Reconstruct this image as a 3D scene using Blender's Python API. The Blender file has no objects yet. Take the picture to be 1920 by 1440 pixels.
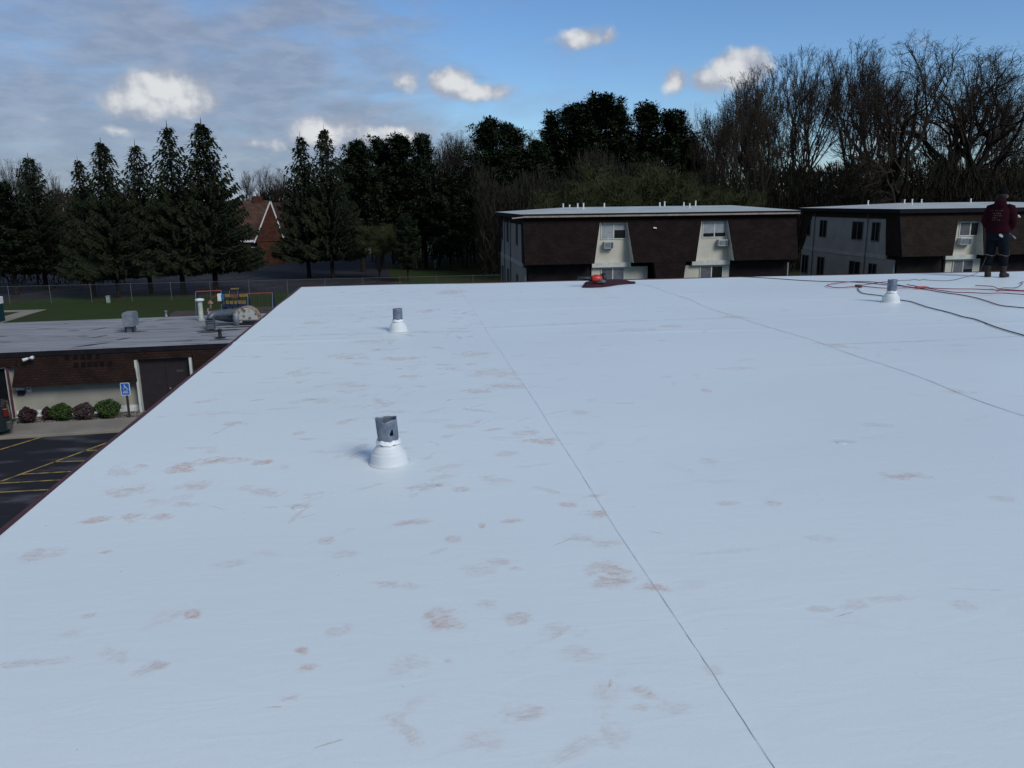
import bpy, bmesh, math, random
import numpy as np
from mathutils import Vector, Matrix, noise as mnoise
R = math.radians
D = bpy.data
scene = bpy.context.scene
col = scene.collection

# ------------------------------------------------------------------ camera
CAM_H = 1.6
FPX = 1500.0
ROT = Matrix(((0.9911625640289775, 0.04063906758534171, -0.12627445447633973),
              (-0.13213585754794255, 0.21850758882318302, -0.966847738155677),
              (-0.011699863998055537, 0.9749886665046281, 0.22194642004311355)))
cam_d = D.cameras.new("camera")
cam_d.sensor_width = 36.0
cam_d.lens = FPX / 1920 * 36.0
cam_d.clip_start = 0.05
cam_d.clip_end = 5000
cam = D.objects.new("camera", cam_d)
cam.matrix_world = Matrix.Translation((0, 0, CAM_H)) @ ROT.to_4x4()
col.objects.link(cam)
scene.camera = cam
scene.render.resolution_x = 1024
scene.render.resolution_y = 768

def ray(x, y): return ROT @ Vector((x - 960, 720 - y, -FPX))
CP = Vector((0, 0, CAM_H))
def P(x, y, z=0.0):
    d = ray(x, y); return CP + d * ((z - CAM_H) / d.z)
def PY(x, y, Y):
    d = ray(x, y); return CP + d * (Y / d.y)
def azel(x, y):
    d = ray(x, y).normalized(); return math.atan2(d.x, d.y), math.asin(d.z)

# ------------------------------------------------------------------ light, sky, exposure
SUN_EL, SUN_AZ = 38.0, 146.0      # azimuth clockwise from +Y
SKY_STRENGTH = 0.115
SUN_STRENGTH = 2.2
scene.view_settings.view_transform = 'Standard'
scene.view_settings.look = 'None'
scene.view_settings.gamma = 1.0
scene.view_settings.exposure = -0.03
scene.render.engine = 'CYCLES'

sun_d = D.lights.new("sun", 'SUN'); sun_d.energy = SUN_STRENGTH; sun_d.angle = R(24); sun_d.color = (1.0, 0.95, 0.87)
sun = D.objects.new("sun", sun_d); col.objects.link(sun)
sd = Vector((math.sin(R(SUN_AZ)) * math.cos(R(SUN_EL)), math.cos(R(SUN_AZ)) * math.cos(R(SUN_EL)), math.sin(R(SUN_EL))))
sun.rotation_euler = sd.to_track_quat('Z', 'Y').to_euler()
sun.location = (0, 0, 60)

class NT:
    def __init__(s, nt): s.nt = nt
    def n(s, t, **k):
        x = s.nt.nodes.new(t)
        for a, b in k.items(): setattr(x, a, b)
        return x
    def lk(s, a, b): s.nt.links.new(a, b)
    def put(s, sock, v):
        if hasattr(v, 'is_linked') or isinstance(v, bpy.types.NodeSocket): s.lk(v, sock)
        else: sock.default_value = v
    def m(s, op, a, b=0.0, c=0.0, clamp=False):
        x = s.n('ShaderNodeMath', operation=op); x.use_clamp = clamp
        s.put(x.inputs[0], a); s.put(x.inputs[1], b)
        if op in ('MULTIPLY_ADD', 'SMOOTH_MIN', 'SMOOTH_MAX', 'COMPARE'): s.put(x.inputs[2], c)
        return x.outputs[0]
    def vm(s, op, a, b=(0, 0, 0), c=(0, 0, 0)):
        x = s.n('ShaderNodeVectorMath', operation=op)
        s.put(x.inputs[0], a); s.put(x.inputs[1], b)
        if op == 'MULTIPLY_ADD': s.put(x.inputs[2], c)
        return x.outputs['Value'] if op in ('LENGTH', 'DOT_PRODUCT') else x.outputs[0]
    def mr(s, v, a, b, c=0.0, d=1.0, smooth=True):
        x = s.n('ShaderNodeMapRange')
        if smooth: x.interpolation_type = 'SMOOTHSTEP'
        s.put(x.inputs[0], v)
        for i, q in enumerate((a, b, c, d)): x.inputs[i + 1].default_value = q
        return x.outputs[0]
    def mix(s, f, a, b, mode='MIX'):
        x = s.n('ShaderNodeMix', data_type='RGBA', blend_type=mode)
        s.put(x.inputs[0], f)
        for i, v in ((6, a), (7, b)):
            if isinstance(v, tuple): v = tuple(v) + (1.0,) if len(v) == 3 else v
            s.put(x.inputs[i], v)
        return x.outputs[2]
    def noise(s, vec, scale, detail=4, rough=0.55, dist=0.0):
        x = s.n('ShaderNodeTexNoise'); s.put(x.inputs['Vector'], vec)
        x.inputs['Scale'].default_value = scale; x.inputs['Detail'].default_value = detail
        x.inputs['Roughness'].default_value = rough; x.inputs['Distortion'].default_value = dist
        return x.outputs['Fac']

world = D.worlds.new("World"); scene.world = world; world.use_nodes = True
wt = world.node_tree; wt.nodes.clear(); w = NT(wt)
sky = w.n('ShaderNodeTexSky', sky_type='NISHITA')
sky.sun_disc = False; sky.sun_elevation = R(SUN_EL); sky.sun_rotation = R(SUN_AZ)
sky.air_density = 1.0; sky.dust_density = 0.2; sky.ozone_density = 3.0
tc = w.n('ShaderNodeTexCoord')
dirv = tc.outputs['Generated']
sep = w.n('ShaderNodeSeparateXYZ'); w.lk(dirv, sep.inputs[0])
az = w.m('ARCTAN2', sep.outputs[0], sep.outputs[1])
el = w.m('ARCSINE', sep.outputs[2])
cmb = w.n('ShaderNodeCombineXYZ'); w.lk(az, cmb.inputs[0]); w.lk(el, cmb.inputs[1])
ae = cmb.outputs[0]
n1 = w.noise(ae, 23, 5, 0.5)
n1o = w.noise(w.vm('ADD', ae, (0.006, 0.011, 0)), 23, 5, 0.5)
n2 = w.noise(ae, 9, 4, 0.55)
clouds = [(262,192,50,24,1),(308,172,56,32,1),(348,190,44,24,1),(760,152,42,20,.62),(848,156,44,22,.85),(898,172,60,18,.8),
 (1092,72,50,20,.72),(1138,70,18,20,.62),(1267,150,22,24,.8),(1330,154,60,26,.62),(1392,132,38,28,1.0),(612,248,58,26,.85),
 (725,256,80,20,.85),(480,268,60,16,.6),(60,222,50,10,.36),(225,246,75,16,.45),(858,55,34,18,.26),(905,74,40,8,.2),
 (1370,90,50,9,.26),(1195,98,34,13,.22),(1065,122,55,15,.2),(1750,80,120,30,.36),(1165,165,90,22,.26),(1500,190,100,30,.3),
 (1780,250,200,60,.42),(980,200,80,14,.22),(1240,215,80,16,.2),(520,230,70,12,.3),(340,262,60,14,.4)]
acc = None
for (x, y, rx, ry, b) in clouds:
    a0, e0 = azel(x, y)
    sx, sy = FPX * 0.78 / rx, FPX * 0.80 / ry
    v = w.vm('MULTIPLY_ADD', ae, (sx, sy, 0), (-a0 * sx, -e0 * sy, 0))
    L = w.vm('LENGTH', v)
    f = w.mr(L, 0.0, 1.75, b, 0.0, smooth=False)
    acc = f if acc is None else w.m('MAXIMUM', acc, f)
field = w.m('ADD', acc, w.m('MULTIPLY', w.m('SUBTRACT', n1, 0.5), 0.66))
cum = w.mr(field, 0.30, 0.60)
gate = w.mr(acc, 0.0, 0.22)
cum = w.m('MULTIPLY', cum, gate)
# thin stretched layer, heavier to the left and low down
st_v = w.vm('MULTIPLY', ae, (4.0, 12.0, 1.0))
ns = w.noise(st_v, 1.6, 6, 0.55, 0.4)
ns2 = w.noise(st_v, 5.5, 5, 0.6, 0.2)
leftm = w.mr(az, azel(430, 150)[0], azel(1250, 150)[0], 0.46, -0.12)
lowm = w.mr(el, 0.02, 0.19, 0.28, 0.0)
st = w.m('ADD', w.m('ADD', leftm, lowm), w.m('ADD', w.m('MULTIPLY', ns, 1.25), w.m('MULTIPLY', ns2, 0.16)))
strat = w.mr(st, 0.72, 1.30, 0.0, 0.86)
tint = w.mix(1.0, sky.outputs[0], (0.66, 0.83, 1.02), 'MULTIPLY')
scol = w.mix(w.mr(ns2, 0.35, 0.7), (2.1, 2.55, 3.5), (2.75, 3.2, 4.15))
c1 = w.mix(strat, tint, scol)
lit = w.m('ADD', field, w.m('MULTIPLY', w.m('SUBTRACT', n1, n1o), 1.7))
ccol = w.mix(w.mr(lit, 0.30, 0.95), (3.1, 3.5, 4.3), (6.3, 6.5, 6.7))
c2 = w.mix(cum, c1, ccol)
bg = w.n('ShaderNodeBackground'); bg.inputs[1].default_value = SKY_STRENGTH
w.lk(c2, bg.inputs[0])
wo = w.n('ShaderNodeOutputWorld'); w.lk(bg.outputs[0], wo.inputs[0])

# ------------------------------------------------------------------ materials
MATS = {}
def mat(name, c, rough=0.7, c2=None, scale=3.0, detail=5, metal=0.0, bump=0.0, bscale=None, spec=0.4, stretch=(1, 1, 1), lo=0.35, hi=0.65, emit=None):
    if name in MATS: return MATS[name]
    m = D.materials.new(name); m.use_nodes = True; nt = m.node_tree; t = NT(nt)
    b = nt.nodes['Principled BSDF']
    b.inputs['Roughness'].default_value = rough; b.inputs['Metallic'].default_value = metal
    b.inputs['Specular IOR Level'].default_value = spec
    tcn = t.n('ShaderNodeTexCoord'); v = t.vm('MULTIPLY', tcn.outputs['Object'], stretch)
    if c2 is None: c2 = tuple(x * 0.72 for x in c)
    nz = t.noise(v, scale, detail)
    t.lk(t.mix(t.mr(nz, lo, hi), c, c2), b.inputs['Base Color'])
    if bump:
        bn = t.n('ShaderNodeBump'); bn.inputs['Strength'].default_value = bump; bn.inputs['Distance'].default_value = 0.02
        t.lk(t.noise(v, bscale or scale * 6, 4), bn.inputs['Height']); t.lk(bn.outputs[0], b.inputs['Normal'])
    MATS[name] = m; return m

def shingle(name, ca, cb, cm, bw=0.33, rh=0.14):
    m = D.materials.new(name); m.use_nodes = True; nt = m.node_tree; t = NT(nt); b = nt.nodes['Principled BSDF']
    b.inputs['Roughness'].default_value = 0.9; b.inputs['Specular IOR Level'].default_value = 0.15
    tcn = t.n('ShaderNodeTexCoord'); s = t.n('ShaderNodeSeparateXYZ'); t.lk(tcn.outputs['Object'], s.inputs[0])
    c = t.n('ShaderNodeCombineXYZ'); t.lk(t.m('ADD', s.outputs[0], s.outputs[1]), c.inputs[0]); t.lk(s.outputs[2], c.inputs[1])
    br = t.n('ShaderNodeTexBrick'); t.lk(c.outputs[0], br.inputs['Vector'])
    br.inputs['Color1'].default_value = ca + (1,); br.inputs['Color2'].default_value = cb + (1,); br.inputs['Mortar'].default_value = cm + (1,)
    br.inputs['Scale'].default_value = 1.0; br.inputs['Mortar Size'].default_value = 0.012
    br.inputs['Brick Width'].default_value = bw; br.inputs['Row Height'].default_value = rh; br.inputs['Bias'].default_value = -0.1
    nz = t.noise(c.outputs[0], 1.3, 6)
    t.lk(t.mix(1.0, br.outputs[0], t.mix(t.mr(nz, .3, .7), (0.7, 0.7, 0.7), (1.25, 1.2, 1.15)), 'MULTIPLY'), b.inputs['Base Color'])
    bn = t.n('ShaderNodeBump'); bn.inputs['Strength'].default_value = 0.5; bn.inputs['Distance'].default_value = 0.03
    t.lk(br.outputs['Fac'], bn.inputs['Height']); bn.invert = True; t.lk(bn.outputs[0], b.inputs['Normal'])
    return m

def siding(name, c):
    m = D.materials.new(name); m.use_nodes = True; nt = m.node_tree; t = NT(nt); b = nt.nodes['Principled BSDF']
    b.inputs['Roughness'].default_value = 0.75
    tcn = t.n('ShaderNodeTexCoord'); s = t.n('ShaderNodeSeparateXYZ'); t.lk(tcn.outputs['Object'], s.inputs[0])
    u = t.m('ADD', s.outputs[0], s.outputs[1])
    fr = t.m('FRACT', t.m('MULTIPLY', u, 3.3))
    g = t.mr(fr, 0.0, 0.08)
    nz = t.noise(tcn.outputs['Object'], 0.8, 5)
    t.lk(t.mix(g, tuple(x * .55 for x in c), t.mix(t.mr(nz, .3, .7), c, tuple(x * .82 for x in c))), b.inputs['Base Color'])
    return m

M_shing = shingle('brown_shingle', (0.0112, 0.0065, 0.0062), (0.0167, 0.0099, 0.0093), (0.0062, 0.0037, 0.0037))
M_shing2 = shingle('brown_shingle_olive', (0.0168, 0.0119, 0.0091), (0.0238, 0.0175, 0.0133), (0.0091, 0.0063, 0.0056))
M_shing3 = shingle('old_brown_shingle', (0.0195, 0.0105, 0.0083), (0.0270, 0.0150, 0.0120), (0.0097, 0.0060, 0.0053), 0.30, 0.11)
M_brick = shingle('dark_brick', (0.014, 0.011, 0.012), (0.022, 0.016, 0.017), (0.012, 0.012, 0.013), 0.22, 0.075)
M_redbrick = shingle('red_brick', (0.085, 0.032, 0.020), (0.065, 0.025, 0.016), (0.05, 0.04, 0.034), 0.4, 0.13)
M_roofbrown = shingle('far_roof_shingle', (0.085, 0.050, 0.036), (0.068, 0.038, 0.029), (0.028, 0.017, 0.014), 0.5, 0.2)
M_side = siding('grey_siding', (0.235, 0.225, 0.205))
M_side2 = siding('cool_grey_siding', (0.27, 0.27, 0.25))
M_cream = mat('cream_stucco', (0.52, 0.50, 0.42), 0.85, (0.46, 0.44, 0.37), 1.2, bump=.15, bscale=30)
M_cream2 = mat('greige_stucco', (0.34, 0.33, 0.275), 0.9, (0.29, 0.28, 0.235), 0.9, bump=.2, bscale=26)
M_trim = mat('off_white_trim', (0.55, 0.56, 0.50), 0.6, (0.45, 0.46, 0.42))
M_white = mat('white_paint', (0.72, 0.74, 0.72), 0.5, (0.6, 0.62, 0.6))
M_dkmetal = mat('dark_fascia', (0.014, 0.014, 0.018), 0.8, spec=.1)
M_gutter = mat('tan_gutter', (0.34, 0.27, 0.22), 0.5)
M_roofwhite = mat('pale_roof_coating', (0.44, 0.48, 0.45), 0.7, (0.37, 0.41, 0.39), 0.5)
M_glass = mat('window_glass', (0.05, 0.06, 0.07), 0.08, (0.03, 0.035, 0.04), spec=0.8)
M_glassd = mat('dark_glass', (0.012, 0.013, 0.016), 0.06, spec=0.8)
M_blind = mat('blind', (0.30, 0.32, 0.34), 0.7, (0.24, 0.26, 0.28))
M_blindg = mat('grey_blind', (0.13, 0.135, 0.15), 0.7)
M_screen = mat('insect_screen', (0.10, 0.105, 0.12), 0.7)
M_black = mat('black_plastic', (0.012, 0.012, 0.014), 0.45)
M_galv = mat('galvanised', (0.13, 0.15, 0.175), 0.5, (0.085, 0.10, 0.12), 9, metal=0.35, bump=.2)
M_galvl = mat('pale_galvanised', (0.22, 0.245, 0.27), 0.5, (0.16, 0.18, 0.20), 5, metal=0.2)
M_rust = mat('rust', (0.20, 0.09, 0.05), 0.9, (0.34, 0.30, 0.22), 7)
M_rustwhite = mat('rusty_white_metal', (0.36, 0.38, 0.35), 0.6, (0.13, 0.075, 0.045), 4.5, lo=.5, hi=.62)

def simple_roofing(name):
    m = D.materials.new(name); m.use_nodes = True; nt = m.node_tree; t = NT(nt); b = nt.nodes['Principled BSDF']
    b.inputs['Roughness'].default_value = 0.42; b.inputs['Specular IOR Level'].default_value = 0.35
    tcn = t.n('ShaderNodeTexCoord'); o = tcn.outputs['Object']
    nb = t.noise(t.vm('MULTIPLY', o, (0.6, 1.0, 1)), 0.55, 5, 0.5)
    base = t.mix(t.mr(nb, .3, .7), (0.745, 0.82, 0.795), (0.71, 0.785, 0.765))
    # greyish-tan foot traffic film, heavier on the left lane
    s = t.n('ShaderNodeSeparateXYZ'); t.lk(o, s.inputs[0])
    lane = t.mr(t.m('ABSOLUTE', t.m('ADD', s.outputs[0], -0.1)), 0.4, 2.2, 1.0, 0.30)
    far = t.mr(s.outputs[1], 2.0, 9.0, 0.45, 1.0)
    sm = t.noise(t.vm('MULTIPLY', o, (2.2, 5.0, 1)), 1.5, 8, 0.72, 0.6)
    dirt = t.m('MULTIPLY', t.mr(sm, 0.50, 0.70), t.m('MULTIPLY', lane, far))
    base = t.mix(t.m('MULTIPLY', dirt, 0.45), base, (0.58, 0.57, 0.54))
    fine = t.noise(t.vm('MULTIPLY', o, (3, 9, 1)), 4.0, 6, 0.8, 1.0)
    d2 = t.m('MULTIPLY', t.mr(fine, 0.60, 0.70), t.m('MULTIPLY', lane, far))
    base = t.mix(t.m('MULTIPLY', d2, 0.50), base, (0.58, 0.46, 0.40))
    grain = t.noise(o, 180, 2, .6)
    base = t.mix(0.10, base, t.mix(t.mr(grain, .3, .7), (0.45, .5, .6), (.75, .82, .95)))
    t.lk(base, b.inputs['Base Color'])
    bn = t.n('ShaderNodeBump'); bn.inputs['Strength'].default_value = 0.17; bn.inputs['Distance'].default_value = 0.012
    wr = t.noise(t.vm('MULTIPLY', o, (0.7, 3.0, 1)), 1.6, 4, .5, .3)
    wr2 = t.noise(t.vm('MULTIPLY', t.vm('ADD', o, t.vm('MULTIPLY', o, (0, 0, 0))), (1.6, 5.5, 1)), 1.7, 3, .5, 1.2)
    t.lk(t.m('ADD', t.m('ADD', wr, t.m('MULTIPLY', t.mr(wr2, .35, .6), .22)), t.m('MULTIPLY', t.noise(o, 60, 3), 0.05)), bn.inputs['Height']); t.lk(bn.outputs[0], b.inputs['Normal'])
    return m
M_tpo = simple_roofing('white_membrane')
M_seam = mat('seam_edge', (0.31, 0.34, 0.39), 0.8, (0.48, 0.53, 0.56), 6)
M_boot = mat('vent_boot_white', (0.68, 0.71, 0.70), 0.5, (0.62, 0.65, 0.65), 5)
M_caulk = mat('caulk', (0.86, 0.87, 0.86), 0.4)

def scuff_material():
    m = D.materials.new('boot_scuff'); m.use_nodes = True; nt = m.node_tree; t = NT(nt); b = nt.nodes['Principled BSDF']
    b.inputs['Roughness'].default_value = 0.8; b.inputs['Specular IOR Level'].default_value = 0.1
    uv = t.n('ShaderNodeUVMap', uv_map='UVMap').outputs[0]
    at = t.n('ShaderNodeAttribute', attribute_name='scuff')   # r strength, g redness, b tread
    s = t.n('ShaderNodeSeparateColor'); t.lk(at.outputs['Color'], s.inputs[0])
    tcn = t.n('ShaderNodeTexCoord'); o = tcn.outputs['Object']
    p = t.vm('MULTIPLY_ADD', uv, (2, 2, 0), (-1, -1, 0))
    warp = t.noise(o, 10, 3); warp2 = t.noise(t.vm('ADD', o, (9, 4, 2)), 22, 4, .7)
    L = t.m('ADD', t.vm('LENGTH', p), t.m('ADD', t.m('MULTIPLY', t.m('SUBTRACT', warp, .5), 3.3), t.m('MULTIPLY', t.m('SUBTRACT', warp2, .5), 1.5)))
    mask = t.mr(L, 0.15, 1.0, 1.0, 0.0)
    edge = t.mr(t.vm('LENGTH', p), 0.45, 0.99, 1.0, 0.0)
    su = t.n('ShaderNodeSeparateXYZ'); t.lk(uv, su.inputs[0])
    sv = t.n('ShaderNodeCombineXYZ'); t.lk(t.m('MULTIPLY', su.outputs[0], 2.5), sv.inputs[0]); t.lk(t.m('MULTIPLY', su.outputs[1], 9.0), sv.inputs[1])
    strk = t.mr(t.noise(t.vm('ADD', sv.outputs[0], t.vm('MULTIPLY', o, (3, 3, 1))), 1.3, 6, .65, .8), .38, .62, .30, 1.0)
    wv = t.m('SINE', t.m('MULTIPLY', t.m('ADD', su.outputs[0], t.m('MULTIPLY', su.outputs[1], 0.5)), 62.0))
    tread = t.mix(s.outputs[2], (1, 1, 1), t.mix(t.mr(wv, -0.3, 0.3), (0.15, .15, .15), (1, 1, 1)))
    grit = t.mr(t.noise(t.vm('MULTIPLY', o, (30, 60, 1)), 1.0, 5, .75), 0.38, 0.62, 0.45, 1.0)
    a = t.m('MULTIPLY', t.m('MULTIPLY', t.m('MULTIPLY', t.m('MULTIPLY', mask, edge), s.outputs[0]), grit), strk)
    sp = t.n('ShaderNodeSeparateColor'); t.lk(tread, sp.inputs[0])
    a = t.m('MULTIPLY', a, sp.outputs[0], clamp=True)
    t.lk(t.mix(s.outputs[1], (0.60, 0.545, 0.49), (0.72, 0.46, 0.36)), b.inputs['Base Color'])
    t.lk(a, b.inputs['Alpha'])
    return m
M_scuff = scuff_material()

# ------------------------------------------------------------------ mesh helpers
ORG = {}
def tag(o, label=None, cat=None, group=None, kind=None):
    if label: o['label'] = label
    if cat: o['category'] = cat
    if group: o['group'] = group
    if kind: o['kind'] = kind
    return o
def empty(name, loc, label=None, cat=None, group=None):
    o = D.objects.new(name, None); o.empty_display_size = 0.2; o.location = loc; col.objects.link(o)
    ORG[o.name] = Vector(loc); return tag(o, label, cat, group)

def frame_of(d):
    d = Vector(d).normalized(); a = Vector((0, 0, 1)) if abs(d.z) < 0.9 else Vector((1, 0, 0))
    u = d.cross(a).normalized(); return u, d.cross(u).normalized()

class MB:
    def __init__(s): s.v = []; s.f = []; s.mi = []
    def quad(s, a, b, c, d, mi=0):
        i = len(s.v); s.v += [tuple(a), tuple(b), tuple(c), tuple(d)]; s.f.append((i, i+1, i+2, i+3)); s.mi.append(mi); return s
    def poly(s, pts, mi=0):
        i = len(s.v); s.v += [tuple(p) for p in pts]; s.f.append(tuple(range(i, i + len(pts)))); s.mi.append(mi); return s
    def hexa(s, p, mi=0):   # 8 pts: bottom 4 ccw, top 4 ccw
        i = len(s.v); s.v += [tuple(q) for q in p]
        for f in ((3,2,1,0),(4,5,6,7),(0,1,5,4),(1,2,6,5),(2,3,7,6),(3,0,4,7)):
            s.f.append(tuple(i + k for k in f)); s.mi.append(mi)
        return s
    def box(s, x0, x1, y0, y1, z0, z1, mi=0, T=None):
        p = [(x0,y0,z0),(x1,y0,z0),(x1,y1,z0),(x0,y1,z0),(x0,y0,z1),(x1,y0,z1),(x1,y1,z1),(x0,y1,z1)]
        if T: p = [T(*q) for q in p]
        return s.hexa(p, mi)
    def prism(s, pts, off, mi=0):   # polygon extruded by vector off
        n = len(pts); i = len(s.v); off = Vector(off)
        s.v += [tuple(p) for p in pts] + [tuple(Vector(p) + off) for p in pts]
        s.f.append(tuple(range(i, i+n))); s.f.append(tuple(range(i+2*n-1, i+n-1, -1))); s.mi += [mi, mi]
        for k in range(n):
            s.f.append((i+k, i+n+k, i+n+(k+1) % n, i+(k+1) % n)); s.mi.append(mi)
        return s
    def tube(s, pts, r, n=6, mi=0, cap=True):
        pts = [Vector(p) for p in pts]; rs = r if isinstance(r, (list, tuple)) else [r] * len(pts)
        i = len(s.v); u = None
        for k, p in enumerate(pts):
            d = (pts[min(k+1, len(pts)-1)] - pts[max(k-1, 0)])
            if d.length < 1e-9: d = Vector((0, 0, 1))
            d.normalize()
            if u is None: u, w_ = frame_of(d)
            else:
                u = (u - d * u.dot(d)); 
                if u.length < 1e-6: u, _ = frame_of(d)
                u.normalize(); w_ = d.cross(u)
            for j in range(n):
                a = 2 * math.pi * j / n
                s.v.append(tuple(p + (u * math.cos(a) + w_ * math.sin(a)) * rs[k]))
        for k in range(len(pts) - 1):
            for j in range(n):
                s.f.append((i+k*n+j, i+k*n+(j+1) % n, i+(k+1)*n+(j+1) % n, i+(k+1)*n+j)); s.mi.append(mi)
        if cap:
            s.f.append(tuple(i+j for j in range(n))[::-1]); s.mi.append(mi)
            e = i + (len(pts)-1)*n; s.f.append(tuple(e+j for j in range(n))); s.mi.append(mi)
        return s
    def rings(s, rings, n=16, mi=0, cap=True):
        """rings: (centre, rx, ry, axis_u, axis_v)"""
        i = len(s.v)
        for (c, rx, ry, u, v) in rings:
            c = Vector(c)
            for j in range(n):
                a = 2*math.pi*j/n; s.v.append(tuple(c + Vector(u)*math.cos(a)*rx + Vector(v)*math.sin(a)*ry))
        for k in range(len(rings)-1):
            for j in range(n):
                s.f.append((i+k*n+j, i+k*n+(j+1) % n, i+(k+1)*n+(j+1) % n, i+(k+1)*n+j)); s.mi.append(mi)
        if cap:
            s.f.append(tuple(i+j for j in range(n))[::-1]); s.mi.append(mi)
            e = i+(len(rings)-1)*n; s.f.append(tuple(e+j for j in range(n))); s.mi.append(mi)
        return s
    def lathe(s, c, prof, n=24, mi=0, jit=0.0, cap=True, rnd=None):
        X = Vector((1,0,0)); Y = Vector((0,1,0)); c = Vector(c); i = len(s.v)
        for (r, z) in prof:
            for j in range(n):
                a = 2*math.pi*j/n; q = r * (1 + (rnd.uniform(-jit, jit) if rnd else 0))
                s.v.append(tuple(c + X*math.cos(a)*q + Y*math.sin(a)*q + Vector((0,0,z))))
        for k in range(len(prof)-1):
            for j in range(n):
                s.f.append((i+k*n+j, i+k*n+(j+1) % n, i+(k+1)*n+(j+1) % n, i+(k+1)*n+j)); s.mi.append(mi)
        if cap:
            s.f.append(tuple(i+j for j in range(n))[::-1]); s.mi.append(mi)
            e = i+(len(prof)-1)*n; s.f.append(tuple(e+j for j in range(n))); s.mi.append(mi)
        return s
    def build(s, name, mats, parent=None, loc=None, smooth=False, bevel=0.0):
        org = ORG[parent.name] if parent is not None else Vector(loc if loc is not None else (0,0,0))
        me = D.meshes.new(name)
        a = np.array(s.v, dtype=float).reshape(-1, 3) - np.array(org)
        me.from_pydata(a.tolist(), [], s.f); me.update()
        if not isinstance(mats, (list, tuple)): mats = [mats]
        for m in mats: me.materials.append(m)
        if len(mats) > 1: me.polygons.foreach_set('material_index', s.mi)
        if smooth: me.polygons.foreach_set('use_smooth', [True]*len(me.polygons))
        o = D.objects.new(name, me); col.objects.link(o)
        ORG[o.name] = org
        if parent is not None: o.parent = parent
        else: o.location = org
        if bevel:
            bm = o.modifiers.new('bevel', 'BEVEL'); bm.width = bevel; bm.segments = 2; bm.limit_method = 'ANGLE'
        return o

def copy_tree(o, parent=None):
    c = o.copy(); col.objects.link(c)
    if parent: c.parent = parent
    ORG[c.name] = ORG.get(o.name, Vector((0,0,0)))
    for ch in list(o.children): copy_tree(ch, c)
    return c

G = -7.5     # street level below our roof
Zup = Vector((0, 0, 1))

# ------------------------------------------------------------------ ground and roads
M_grass = mat('lawn_grass', (0.026, 0.052, 0.014), 0.95, (0.034, 0.042, 0.016), 0.35, 8, bump=.6, bscale=14, spec=.1)
M_asph = mat('asphalt', (0.018, 0.019, 0.024), 0.9, (0.026, 0.027, 0.033), 0.5, 8, bump=.3, bscale=40, spec=.2)
M_asph2 = mat('worn_asphalt', (0.013, 0.013, 0.017), 0.85, (0.085, 0.085, 0.09), 0.9, 10, stretch=(0.5, 1.4, 1), bump=.3, bscale=40, lo=.47, hi=.74, spec=.25)
M_conc = mat('concrete', (0.25, 0.225, 0.18), 0.9, (0.20, 0.18, 0.145), 0.9, 8)
M_mulch = mat('wood_mulch', (0.075, 0.055, 0.045), 0.95, (0.05, 0.036, 0.030), 2.5, 8, bump=.5)
M_gravel = mat('gravel_bed', (0.10, 0.09, 0.075), 0.95, (0.05, 0.045, 0.04), 7, 8, bump=.6)
M_yellow = mat('yellow_line', (0.36, 0.25, 0.055), 0.8, (0.10, 0.08, 0.04), 3.5, 8, lo=.42, hi=.68)
M_whiteline = mat('faded_white_line', (0.20, 0.21, 0.23), 0.8, (0.10, 0.10, 0.11), 1.5)

m = MB(); m.quad((-1500,-600,G),(1500,-600,G),(1500,2400,G),(-1500,2400,G))
tag(m.build('ground', M_grass), kind='structure')
# far parking lot beyond the fence
fy0 = P(300, 556, G).y; fy1 = P(300, 491, G).y
LX1 = P(690, 530, G).x
m = MB(); z = G + .004
m.poly([(-150, fy0+1, z), (-11, fy0+1, z), (-1.5, 92, z), (-2.5, 118, z), (-4.5, fy1-8, z), (-12, fy1, z), (-150, fy1, z)])
tag(m.build('parking_lot', M_asph), kind='structure')
m = MB(); m.box(-150, -14, fy1, fy1+.25, G, G+.14); m.box(-150, -30, fy1+2.4, fy1+3.9, G, G+.03)
tag(m.build('far_kerb', M_conc), kind='structure')
m = MB()
for k in range(16):
    x = -66 + k*4.2
    for (ya, yb) in ((92, 97.5), (104, 109.5)):
        if x > -16 and ya > 100: continue
        m.quad((x, ya, z+.004), (x+.12, ya, z+.004), (x+3.6, yb, z+.004), (x+3.48, yb, z+.004))
tag(m.build('parking_markings', M_whiteline), kind='structure')
# garage drive
m = MB(); m.poly([(-3, 124, z+.002), (1.5, 124, z+.002), (1.0, 147, z+.002), (-8.5, 147, z+.002)])
tag(m.build('driveway', M_asph), kind='structure')

# low building frame of reference
A0 = P(30.6, 784.6, G); LANG = R(3.6)
U = Vector((math.cos(LANG), math.sin(LANG), 0)); V = Vector((-math.sin(LANG), math.cos(LANG), 0))
def T(s, t, z): return tuple(Vector((A0.x, A0.y, 0)) + U*s + V*t + Vector((0, 0, z)))
def sz(px, py, t=0.0):      # pixel -> (s, z) on the vertical plane t
    d = ray(px, py); o = Vector((A0.x, A0.y, 0)) + V*t
    k = (o - CP).dot(V) / d.dot(V); q = CP + d*k
    return (q - o).dot(U), q.z
m = MB(); ty = -3.55
m.poly([T(-40, ty, z), T(-40, -60, z), T(30, -60, z), T(30, ty, z)])
tag(m.build('front_parking_lot', M_asph2), kind='structure')
m = MB(); m.box(-40, 30, ty, -1.55, G, G+.13, T=T)
o = tag(m.build('sidewalk', M_conc, bevel=.02), kind='structure')
m = MB(); m.poly([T(0.15, -1.55, G+.03), T(10.5, -1.55, G+.03), T(10.5, 0, G+.03), T(0.15, 0, G+.03)])
tag(m.build('gravel_strip', M_gravel), kind='structure')
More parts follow.
